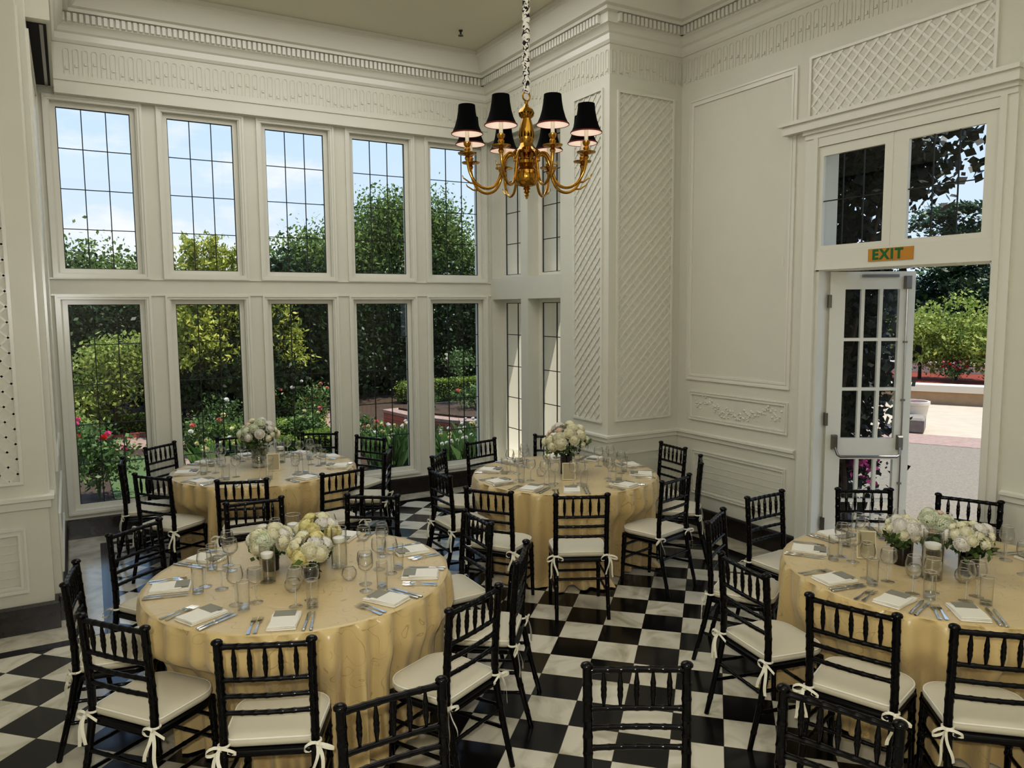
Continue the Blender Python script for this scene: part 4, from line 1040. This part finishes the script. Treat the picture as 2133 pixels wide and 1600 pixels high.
ctl = [(.050, 3.10), (.085, 3.145), (.125, 3.135), (.150, 3.08), (.165, 3.01), (.20, 2.955), (.255, 2.94), (.31, 2.965), (.345, 3.02), (.358, 3.075), (.36, 3.10)]
def cat(P, n=5):
    out = []
    for i in range(len(P)-1):
        p0, p1, p2, p3 = [np.array(P[min(max(k, 0), len(P)-1)]) for k in (i-1, i, i+1, i+2)]
        for j in range(n): t = j/n; out.append(.5*((2*p1)+(-p0+p2)*t+(2*p0-5*p1+4*p2-p3)*t*t+(-p0+3*p1-3*p2+p3)*t**3))
    out.append(np.array(P[-1])); return out
am.tube([(p[0], 0, Zc(p[1])) for p in cat(ctl)], .0085, 10)
am.tube([(.305, 0, Zc(2.962)), (.345, 0, Zc(2.965)), (.385, 0, Zc(2.99)), (.392, 0, Zc(3.005))], [.006, .005, .004, .002], 8)
am.tube([(.15, 0, Zc(3.08)), (.185, 0, Zc(3.075)), (.19, 0, Zc(3.10))], [.005, .004, .002], 8)
ame = am.mesh('arm', M['brass'], 50)
cp = MB(); cp.lathe([(0, 3.085), (.012, 3.088), (.016, 3.10), (.010, 3.112), (.052, 3.122), (.054, 3.128), (.03, 3.131), (.014, 3.136), (.018, 3.15), (.012, 3.16), (.02, 3.172), (.022, 3.185), (.013, 3.19), (0, 3.19)], 24, (.36, 0, -2.89), close=False); cpe = cp.mesh('candle_cup', M['brass'], 40)
cs = MB(); cs.lathe([(0, 3.19), (.011, 3.19), (.011, 3.267), (0, 3.269)], 14, (.36, 0, -2.89), close=False); cse = cs.mesh('candle_sleeve', M['candle'], 40)
shp = [(.088, 3.232), (.080, 3.245), (.068, 3.272), (.057, 3.31), (.050, 3.35), (.0465, 3.388)]
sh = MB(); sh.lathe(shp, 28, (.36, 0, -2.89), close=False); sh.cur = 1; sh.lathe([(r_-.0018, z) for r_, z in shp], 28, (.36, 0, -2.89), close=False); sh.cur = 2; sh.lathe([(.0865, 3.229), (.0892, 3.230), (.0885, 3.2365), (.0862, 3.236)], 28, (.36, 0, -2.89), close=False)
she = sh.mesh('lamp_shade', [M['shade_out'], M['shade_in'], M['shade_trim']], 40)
bu = MB(); bu.lathe([(0, 3.268), (.008, 3.271), (.014, 3.285), (.011, 3.303), (.003, 3.32), (0, 3.323)], 12, (.36, 0, -2.89), close=False); bue = bu.mesh('bulb', M['bulb'], 50)
for k in range(8):
    a = math.radians(-31+22.5)+k*PI/4+math.radians(-90)
    o = link('arm', ame, chd, None, a)
    for nm, me in (('candle_cup', cpe), ('candle_sleeve', cse), ('lamp_shade', she), ('bulb', bue)):
        z = link(nm, me, o)
        if nm == 'lamp_shade': z['label'] = 'black bell shade with pale lining'
#==PART3==
# ================================================================== outside
gz = -.30
g_ = MB(); g_.add([(-60, 5.3, gz), (2.9, 5.3, gz), (2.9, 80, gz), (-60, 80, gz)], [(0, 1, 2, 3)]); g_.add([(2.9, -50, gz), (80, -50, gz), (80, 80, gz), (2.9, 80, gz)], [(0, 1, 2, 3)])
struct(g_, 'ground', M['soil'], 'brown garden soil outside the windows', 'ground')
ln = MB(); ln.box(-1.62, -1.02, 6.4, 11.2, gz, gz+.03); ln.box(-4.5, -1.7, 6.2, 7.3, gz, gz+.03); struct(ln, 'lawn', M['lawn'], 'bright strip of lawn outside the first window', 'lawn')
pth = MB(); pth.box(-4, 3.4, 11.9, 13.3, gz, gz+.04); pth.box(-.98, -.35, 7.0, 11.9, gz, gz+.04); pth.box(2.2, 3.5, 9.9, 16, gz, gz+.035)
struct(pth, 'path', M['paver'], 'pink brick garden path behind the box hedges', 'path')
ke = MB(); ke.box(-4, 0.4, 13.3, 13.5, gz, gz+.12); struct(ke, 'kerb', M['brick'], 'low red brick edging along the garden path', 'kerb')
# raised brick planter
pw = [(3.62, 11.7), (3.74, 10.6), (4.18, 9.5), (4.95, 8.6), (8.2, 9.6), (7.6, 12.6)]
def inset(poly, d):
    c = np.mean(poly, 0); return [tuple(np.array(p)+(c-np.array(p))/np.linalg.norm(c-np.array(p))*d) for p in poly]
bp_ = thing('brick_planter', 'low red brick planter wall in the garden by the last window', 'planter', (0, 0, 0))
q = MB(); q.prism(pw, gz, .09); q.build('wall', M['brick'], bp_)
q = MB(); q.prism([(p[0]+(p[0]-5.5)*.012, p[1]+(p[1]-10.5)*.012) for p in pw], .0905, .15); q.build('coping', M['paver'], bp_)
q = MB(); q.prism(inset(pw, .32), .151, .19); q.build('soil', M['soil'], bp_)

def foliage_obj(name, pts, size, m, parent, aspect=.5, seed=0, nrm=None, flat=0., jitter=.35):
    return link(name, quadmesh(name, leaves(pts, size, aspect, jitter, nrm, flat, np.random.default_rng(seed)), M[m]), parent)
def tree(label, loc, h0, crowns, m, size, seed, name='tree', tr=.12, group=None, per=(150, 64), cr=.72, aspect=.55):
    t = thing(name, label, 'tree', loc, 0, group); rg = np.random.default_rng(seed)
    P = [clumps((cx, cy, cz), (rx, ry, rz), int(per[0]*k), per[1], cr, .35, rg) for cx, cy, cz, rx, ry, rz, k in crowns]
    P = np.concatenate(P); P = P[P[:, 2] > .08]
    foliage_obj('foliage', P, size, m, t, aspect, seed)
    q = MB(); q.tube([(0, 0, 0), (.03, .02, h0*.5), (0, 0, h0)], [tr, tr*.8, tr*.5], 9)
    for cx, cy, cz, rx, ry, rz, k in crowns: q.tube([(0, 0, h0*.7), (cx*.5, cy*.5, (h0*.7+cz)/2), (cx, cy, cz)], [tr*.6, tr*.4, tr*.15], 7)
    q.build('trunk', M['bark'], t, 50); return t
GT = 'trees beyond the garden'
# dark evergreens that close the view low down
darks = [(-5.2, 18.5), (-2.6, 17.5), (.6, 18.6), (3.4, 17.6), (6.2, 18.8), (9.2, 18.2), (12.2, 19.0), (15.5, 18.5)]
dl_ = ['outside the left alcove corner', 'behind the first back window', 'behind the golden cypress', 'behind the third back window', 'behind the fourth back window', 'behind the fifth back window', 'glimpsed through the far side window', 'glimpsed through the near side window']
tops = [3.4, 3.65, 3.3, 3.5, 3.4, 3.7, 3.5, 3.6]
for i, ((x, y), d_, tp_) in enumerate(zip(darks, dl_, tops)):
    hh = (tp_-gz)/2
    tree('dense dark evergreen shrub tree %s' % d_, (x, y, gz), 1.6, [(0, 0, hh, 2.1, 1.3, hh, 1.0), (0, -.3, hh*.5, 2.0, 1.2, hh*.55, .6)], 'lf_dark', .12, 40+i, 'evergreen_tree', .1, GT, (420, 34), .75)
tree('broad green tree with rounded crown behind the third back window', (5.0, 20.5, gz), 2.6, [(0, 0, 3.7, 1.5, 1.3, 1.75, 1.), (-1.0, 0, 3.1, 1.0, 1., 1.1, .5), (.7, 0, 3.2, 1.3, 1.2, 1.5, .6)], 'lf_mid', .115, 60, 'leafy_tree', .14, GT)
tree('tall green tree rising highest behind the fourth back window', (7.1, 20.8, gz), 3.0, [(0, 0, 4.5, 1.25, 1.2, 1.9, 1.), (.5, 0, 5.3, .8, .9, 1.05, .5), (-.7, 0, 3.7, 1.2, 1.1, 1.6, .6)], 'lf_mid', .11, 61, 'leafy_tree', .14, GT)
tree('green tree with peaked crown behind the fifth back window', (9.0, 20.4, gz), 3.0, [(-.2, 0, 5.0, .9, 1., 1.45, .8), (0, 0, 3.9, 1.4, 1.2, 1.8, 1.), (1.2, 0, 3.7, 1.1, 1., 1.5, .6)], 'lf_mid', .11, 62, 'leafy_tree', .14, GT)
tree('low leafy tree topping the hedge behind the first back window', (-1.5, 20.5, gz), 2.4, [(0, 0, 3.1, 1.6, 1.2, 1.25, 1.), (-1.4, 0, 2.8, 1.2, 1., 1.1, .6), (1.4, 0, 2.8, 1.1, 1., 1.05, .5)], 'lf_mid', .11, 63, 'leafy_tree', .12, GT)
tree('low leafy tree showing beside the cypress tips, second back window', (2.0, 21.0, gz), 2.4, [(0, 0, 2.9, 1.9, 1.2, 1.15, 1.), (-1.6, 0, 2.8, 1.0, 1., 1.0, .5)], 'lf_mid', .11, 64, 'leafy_tree', .12, GT)
tree('loose pale green tree in shade beside the golden cypress', (2.6, 15.2, gz), 1.8, [(0, 0, 2.6, .95, .8, 1.1, .7), (.4, 0, 1.7, .9, .8, .8, .5)], 'lf_dark', .13, 65, 'leafy_tree', .08, GT)
# golden cypress
gc = thing('golden_cypress', 'sunlit golden cypress filling the second back window', 'tree', (.95, 13.2, gz)); rg = np.random.default_rng(7); P = []
for cx, cy, z1, r1 in ((0, 0, 3.1, 1.3), (-.76, -.1, 3.95, .36), (-.36, -.2, 3.98, .36), (.05, .1, 3.8, .4), (.85, .1, 2.95, .9), (-.75, -.3, 2.8, .9)):
    n = int(230*r1+40)
    zz = 1.35+(z1-1.35)*rg.random(n)**.95; rr = r1*np.clip((1-(zz-.25)/(z1-.25)), .03, 1)**.75*(.55+.5*rg.random(n)); az = rg.random(n)*2*PI
    c = np.stack([cx+rr*np.cos(az), cy+rr*np.sin(az), zz], 1); out = np.stack([np.cos(az), np.sin(az), .55+0*az], 1)
    s_ = rg.random((n, 16, 1)); P.append((c[:, None, :]+out[:, None, :]*(s_-.3)*.34+rg.normal(size=(n, 16, 3))*.045).reshape(-1, 3))
foliage_obj('foliage', np.concatenate(P), .10, 'lf_gold', gc, .4, 7)
core = np.concatenate([clumps((0, 0, .95), (1.25, .9, .95), 330, 34, .5, .2, rg), clumps((.2, .1, 2.1), (.9, .6, 1.0), 150, 30, .4, .2, rg)]); foliage_obj('painted_shade_foliage', core, .11, 'lf_dark', gc, .6, 8)  # dark leaves paint the shade below and inside the cypress
q = MB(); q.tube([(0, 0, 0), (0, 0, 3.0)], [.1, .03], 8); q.build('trunk', M['bark'], gc)
# shrub in the first window
tree('sunlit yellow-green shrub in the first back window', (-1.35, 13.4, gz), 1.0, [(0, 0, 1.35, .75, .6, .75, .8), (-.5, 0, .8, .5, .5, .5, .4), (.35, 0, 1.75, .45, .4, .4, .3)], 'lf_lime', .085, 70, 'shrub', .04, None, (110, 30), .3)
tree('young leafy shrub low in the first back window corner', (-2.15, 11.2, gz), .5, [(0, 0, .55, .35, .35, .4, .6)], 'lf_lime', .10, 71, 'shrub', .03, None, (90, 22), .25)
# box hedges
def hedge(label, x0, x1, y0, y1, h, seed):
    t = thing('box_hedge', label, 'hedge', ((x0+x1)/2, (y0+y1)/2, gz), 0, 'clipped box hedges'); rg = np.random.default_rng(seed)
    sx, sy = (x1-x0)/2, (y1-y0)/2; n = int(900*(sx*2*h+sy*2*h+sx*sy*4)*2.4)+500
    p = rg.uniform(-1, 1, size=(n, 3)); ax = rg.choice(3, n, p=[.18, .32, .5]); sg = np.where(rg.random(n) < .5, -1., 1.)
    for k in range(3): p[ax == k, k] = sg[ax == k] if k < 2 else 1.
    rnd = .93+.05*rg.normal(size=(n, 1)); q_ = p/np.maximum(1, (np.abs(p)**6).sum(1, keepdims=True)**(1/6))*rnd
    P = np.stack([q_[:, 0]*sx, q_[:, 1]*sy, (q_[:, 2]*.5+.5)*h], 1); P[:, 2] = P[:, 2].clip(.02, 9)
    foliage_obj('foliage', P, .055, 'lf_hedge', t, .6, seed)
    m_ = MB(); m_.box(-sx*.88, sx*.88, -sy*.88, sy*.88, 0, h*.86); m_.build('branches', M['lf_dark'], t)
hedge('clipped box hedge right of the first back window view', -.30, .75, 11.0, 11.75, .42, 80)
hedge('long clipped box hedge beyond the path, first window', -1.6, .0, 13.6, 14.2, .42, 81)
hedge('low front hedge in the second back window', -.3, 1.3, 9.4, 9.9, .40, 82)
hedge('front hedge in the third back window', 1.35, 2.15, 9.2, 9.9, .46, 83)
hedge('middle hedge in the third back window', .95, 2.15, 10.7, 11.5, .48, 84)
hedge('far hedge in the third back window', 1.0, 3.0, 13.5, 14.2, .44, 85)
hedge('shaded hedge beyond the brick planter', 5.6, 9.5, 15.5, 16.3, .6, 86)
# roses
RH = {k: [quadmesh('bloom', petal_head(.048, 4, .045, 3+i), M[k]) for i in range(1)] for k in ('pt_pink', 'pt_salmon', 'pt_red', 'pt_white', 'pt_magenta', 'pt_yellow')}
def rose(label, loc, h, r_, blooms, seed, m='lf_rose', n=70, std=False, bs=.85):
    t = thing('rose_bush', label, 'rose bush', loc, 0, 'rose bushes in the garden'); rg = np.random.default_rng(seed); rr = random.Random(seed)
    z0 = h*.55 if std else h*.25
    P = clumps((0, 0, (h+z0)/2), (r_, r_, (h-z0)/2+.05), n, 16, .16, .2, rg); P = P[P[:, 2] > .05]; foliage_obj('foliage', P, .06, m, t, .62, seed)
    q = MB()
    for k in range(1 if std else 6): a = rr.uniform(0, 6.3); q.tube([(0, 0, 0), (.05*math.cos(a), .05*math.sin(a), h*.4), (r_*.6*math.cos(a)*(not std), r_*.6*math.sin(a)*(not std), h*.85)], [.012, .009, .004], 5)
    q.build('stem', M['lf_rose'], t)
    for cname, cnt in blooms:
        for k in range(cnt):
            a = rr.uniform(0, 2*PI); e_ = rr.uniform(.2, 1.); p = Vector((r_*e_*math.cos(a), r_*e_*math.sin(a)-.05, z0+(h-z0)*rr.uniform(.55, 1.06)))
            o = link('bloom', RH[cname][0], t); o.matrix_local = Matrix.LocRotScale(p, Vector((rr.uniform(-.5, .5), -.8, .8)).to_track_quat('Z', 'Y'), Vector((1, 1, 1))*bs*rr.uniform(.8, 1.2))
            o['label'] = {'pt_pink': 'pink', 'pt_salmon': 'salmon', 'pt_red': 'red', 'pt_white': 'white', 'pt_magenta': 'magenta', 'pt_yellow': 'pale yellow'}[cname]+' flower'
rose('rose bush with pink and red blooms filling the first back window', (-1.80, 8.2, gz), .95, .5, [('pt_pink', 5), ('pt_red', 4)], 90, n=150)
rose('rose bush with pink blooms at the left edge of the first window', (-2.0, 10.2, gz), .85, .4, [('pt_pink', 4)], 91)
rose('rose bush with one large salmon bloom, left of the second window', (-.15, 10.55, gz), .72, .45, [('pt_salmon', 2), ('pt_white', 1)], 92)
rose('rose bush with white blooms in the second back window', (.45, 12.2, gz+.04), .85, .5, [('pt_white', 5)], 93)
rose('rose bush with red and white blooms right of the second window', (.62, 10.3, gz), .75, .45, [('pt_red', 4), ('pt_white', 3), ('pt_yellow', 2)], 94)
rose('rose bush with salmon blooms in the third back window', (2.35, 12.4, gz), 1.05, .55, [('pt_salmon', 6), ('pt_white', 3)], 95)
rose('rose bush with deep red blooms left of the third window', (1.35, 12.6, gz), .95, .4, [('pt_red', 3), ('pt_salmon', 2)], 96)
rose('rose bush with pale yellow blooms behind the rear table bouquet', (1.62, 10.2, gz), .75, .4, [('pt_yellow', 4), ('pt_salmon', 1)], 97)
rose('pale pink rose bush at the left of the fourth window', (2.35, 9.3, gz), .62, .4, [('pt_salmon', 5), ('pt_white', 3)], 98)
rose('standard rose with white blooms on the brick planter', (5.25, 11.5, .19), 1.15, .35, [('pt_white', 3), ('pt_red', 1)], 99, std=True, n=45)
rose('rose bush with three large salmon blooms on the brick planter', (5.2, 10.5, .19), .42, .5, [('pt_salmon', 7)], 100, n=50)
rose('small rose bush at the left end of the brick planter', (4.25, 10.9, .19), .34, .3, [('pt_salmon', 1)], 101, n=35)
rose('rose bush spilling over the right of the brick planter', (5.9, 9.6, .19), .5, .4, [('pt_red', 2), ('pt_salmon', 2)], 102, n=50)
rose('tall red rose seen through the near side window', (5.0, 6.6, gz), 1.1, .35, [('pt_red', 9)], 103, n=60)
# iris clumps below the windows
def iris(label, loc, seed, n=260, h=.62):
    t = thing('iris_clump', label, 'plant', loc, 0, 'flowering clumps under the back windows'); rg = np.random.default_rng(seed); Q = []
    for k in range(n):
        b = np.array([rg.normal()*.17, rg.normal()*.14, 0]); d = np.array([rg.normal()*.17, rg.normal()*.15, 1.]); hh = h*rg.uniform(.55, 1.1); a = rg.random()*PI; w_ = np.array([math.cos(a), math.sin(a), 0])*.011
        Q.append([b-w_, b+w_, b+d*hh*.7+w_*.8, b+d*hh+np.array([d[0], d[1], 0])*.4])
    link('blades', quadmesh('blades', np.array(Q), M['lf_grass']), t)
    rr = random.Random(seed); P = []
    for k in range(16):
        b = Vector((rr.gauss(0, .17), rr.gauss(0, .14), h*rr.uniform(.75, 1.12)))
        o = link('bloom', RH['pt_white' if rr.random() < .55 else 'pt_yellow'][0], t); o.matrix_local = Matrix.LocRotScale(b, Vector((rr.uniform(-.5, .5), -.8, .5)).to_track_quat('Z', 'Y'), Vector((.6, .6, 1.1)))
for i, (x, y, d_) in enumerate(((2.40, 8.1, 'left of the fourth window'), (3.0, 8.5, 'in the middle of the fourth window'), (3.1, 7.2, 'low at the right of the fourth window'), (3.75, 7.9, 'left in the fifth window'), (4.35, 7.5, 'right in the fifth window'), (-.2, 8.3, 'left in the second window'))):
    iris('clump of upright green blades with pale flowers %s' % d_, (x, y, gz), 110+i)
# shaded vine over the terrace side of the house
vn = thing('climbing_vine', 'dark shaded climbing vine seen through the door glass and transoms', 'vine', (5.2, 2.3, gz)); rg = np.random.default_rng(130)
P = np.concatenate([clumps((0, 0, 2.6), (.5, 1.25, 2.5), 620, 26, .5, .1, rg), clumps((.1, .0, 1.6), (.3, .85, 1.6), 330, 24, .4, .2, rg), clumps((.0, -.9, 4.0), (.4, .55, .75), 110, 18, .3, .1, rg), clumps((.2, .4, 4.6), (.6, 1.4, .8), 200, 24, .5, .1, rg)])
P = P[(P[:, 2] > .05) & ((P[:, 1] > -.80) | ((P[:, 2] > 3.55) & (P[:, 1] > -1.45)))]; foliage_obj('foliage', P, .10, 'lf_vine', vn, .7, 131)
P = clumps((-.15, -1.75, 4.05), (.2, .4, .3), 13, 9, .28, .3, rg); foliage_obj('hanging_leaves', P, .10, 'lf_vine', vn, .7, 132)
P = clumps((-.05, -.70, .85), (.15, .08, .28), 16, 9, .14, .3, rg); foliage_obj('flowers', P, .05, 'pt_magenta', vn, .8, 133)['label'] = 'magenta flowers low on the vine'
q = MB()
for k in range(5): q.tube([(.1*k-.2, .3*k-.7, 0), (.1*k-.25, .3*k-.6, 1.6), (.05*k, .35*k-.8, 3.6), (.0, .4*k-1., 4.6)], [.035, .03, .02, .01], 6)
q.build('stem', M['bark'], vn)
# terrace, oriented along the planter wall
tn = Vector((.888, .46)); td = Vector((.46, -.888))
def strip(name, D0, D1, z0, z1, m, label, cat, s0=-9, s1=14):
    q = MB(); ps = [tn*D0+td*s0, tn*D1+td*s0, tn*D1+td*s1, tn*D0+td*s1]; q.prism([(p.x, p.y) for p in reversed(ps)], z0, z1); struct(q, name, m, label, cat)
q = MB(); ps = [(3.78, -6), (3.78, 4.2), tuple(tn*11.2+td*-4), tuple(tn*11.2+td*14), (6, -9)]; q.prism([tuple(p) for p in reversed(ps)], gz, -.10); struct(q, 'terrace', M['asphalt'], 'grey aggregate terrace outside the open door', 'paving')
strip('kerb.001', 11.2, 12.3, gz, -.095, M['paver'], 'band of pink bricks laid across the terrace', 'kerb')
strip('pavement', 12.3, 17.3, gz, -.10, M['conc'], 'pale beige concrete paving beyond the brick band', 'paving')
pl_ = thing('stone_planter', 'low tan stone planter wall with pale cap beyond the door', 'planter')
def strip2(nm, D0, D1, z0, z1, m, s0=-9, s1=14):
    q = MB(); ps = [tn*D0+td*s0, tn*D1+td*s0, tn*D1+td*s1, tn*D0+td*s1]; q.prism([(p.x, p.y) for p in reversed(ps)], z0, z1); q.build(nm, m, pl_)
strip2('wall', 17.3, 17.7, gz, .20, M['wallbeige']); strip2('coping', 17.24, 17.78, .2005, .36, M['cap']); strip2('mulch', 17.7, 21.5, gz, .33, M['mulch']); strip2('rear_kerb', 21.5, 21.9, gz, .62, M['cap'])
def at2(D, s): p = tn*D+td*s; return p.x, p.y
for i, (x, y, zt, r_, lab) in enumerate(((17.3, 8.45, 2.35, .75, 'left leafy shrub with pale branches in the stone planter'), (17.75, 7.75, 2.45, .85, 'middle leafy shrub in the stone planter, the tallest'), (17.6, 6.85, 2.15, .8, 'right leafy shrub in the stone planter'))):
    tree(lab, (x, y, .33), .9, [(0, 0, (zt-.33)*.62, r_, r_*.9, (zt-.33)*.42, 1.), (.1, -.2, (zt-.33)*.35, r_*.9, r_*.8, .5, .5)], 'lf_lime', .10, 140+i, 'shrub', .045, 'shrubs in the stone planter', (95, 22), .30)
rose('small shrub of bright pink flowers in the red mulch', (17.05, 7.42, .33), .5, .35, [('pt_pink', 12), ('pt_red', 5)], 150, n=30)
pot = thing('concrete_pot', 'round pale concrete pot on the terrace beside the door edge', 'pot', (12.15, 5.42, -.099))
q = MB(); q.lathe([(0, 0), (.24, 0), (.31, .44), (.33, .44), (.33, .50), (.29, .50), (.28, .44), (0, .43)], 28, close=False); q.build('pot_body', M['cap'], pot, 40)
q = MB(); q.lathe([(0, .431), (.276, .446), (.2, .46), (0, .47)], 16, close=False); q.build('soil', M['mulch'], pot, 40)
q = MB(); q.loft([[(x*a, y*b, z) for x, y in ((-1, -1), (1, -1), (1, 1), (-1, 1))] for z, a, b in ((0, .30, .24), (.03, .33, .27), (.24, .33, .27), (.28, .29, .24))])
tag(q.build('stone_block', M['pebble'], None, None, (11.62, 5.12, -.099), .5), 'rough grey stone block beside the concrete pot', 'stone')
# cedar and dark backdrop beyond the terrace
cd = thing('cedar_tree', 'large cedar with layered branches beyond the terrace', 'tree', (27.0, 13.4, gz)); rg = np.random.default_rng(160); P = []
for k in range(95):
    z = rg.uniform(1.6, 6.3); a = rg.uniform(0, 2*PI); ln_ = 4.3*(1-(z-1.5)/7)*rg.uniform(.5, 1.05); n = 150; s_ = rg.random(n)**.7
    c = np.stack([np.cos(a)*s_*ln_, np.sin(a)*s_*ln_, z-.12*s_*s_*ln_+0*s_], 1); P.append(c+rg.normal(size=(n, 3))*np.array([.34, .34, .09]))
foliage_obj('foliage', np.concatenate(P), .20, 'lf_cedar', cd, .5, 161, np.array([0, 0, 1.]), .55)
q = MB(); q.tube([(0, 0, 0), (.1, 0, 4), (0, 0, 6.4)], [.4, .3, .06], 10); q.build('trunk', M['bark'], cd, 50)
for i, (x, y, lab) in enumerate(((30, 16.5, 'dark evergreen behind the left of the cedar'), (31.5, 12.5, 'dark evergreen behind the trunk of the cedar'), (30.5, 8.8, 'dark evergreen behind the right of the cedar'), (24.5, 9.8, 'dark evergreen behind the right planter shrub'))):
    tree(lab, (x, y, gz), 2., [(0, 0, 2.0, 2.3, 2.3, 1.95, 1.)], 'lf_dark', .15, 170+i, 'evergreen_tree', .12, GT, (400, 32), .8)

S.cycles.use_denoising = True
S.cycles.max_bounces = 6; S.cycles.diffuse_bounces = 3; S.cycles.glossy_bounces = 3; S.cycles.transmission_bounces = 2
S.cycles.use_adaptive_sampling = True; S.cycles.adaptive_threshold = .05
S.cycles.transparent_max_bounces = 28
S.cycles.sample_clamp_indirect = 6.; S.cycles.caustics_reflective = False; S.cycles.caustics_refractive = False
S.view_settings.view_transform = 'Standard'; S.view_settings.look = 'None'; S.view_settings.exposure = 0.; S.view_settings.gamma = 1.
vs_ = S.view_settings; vs_.use_curve_mapping = True; cc = vs_.curve_mapping.curves[3]
for x_, y_ in ((.04, .029), (.13, .118), (.25, .257), (.5, .55), (.75, .80)): cc.points.new(x_, y_)
vs_.curve_mapping.update()
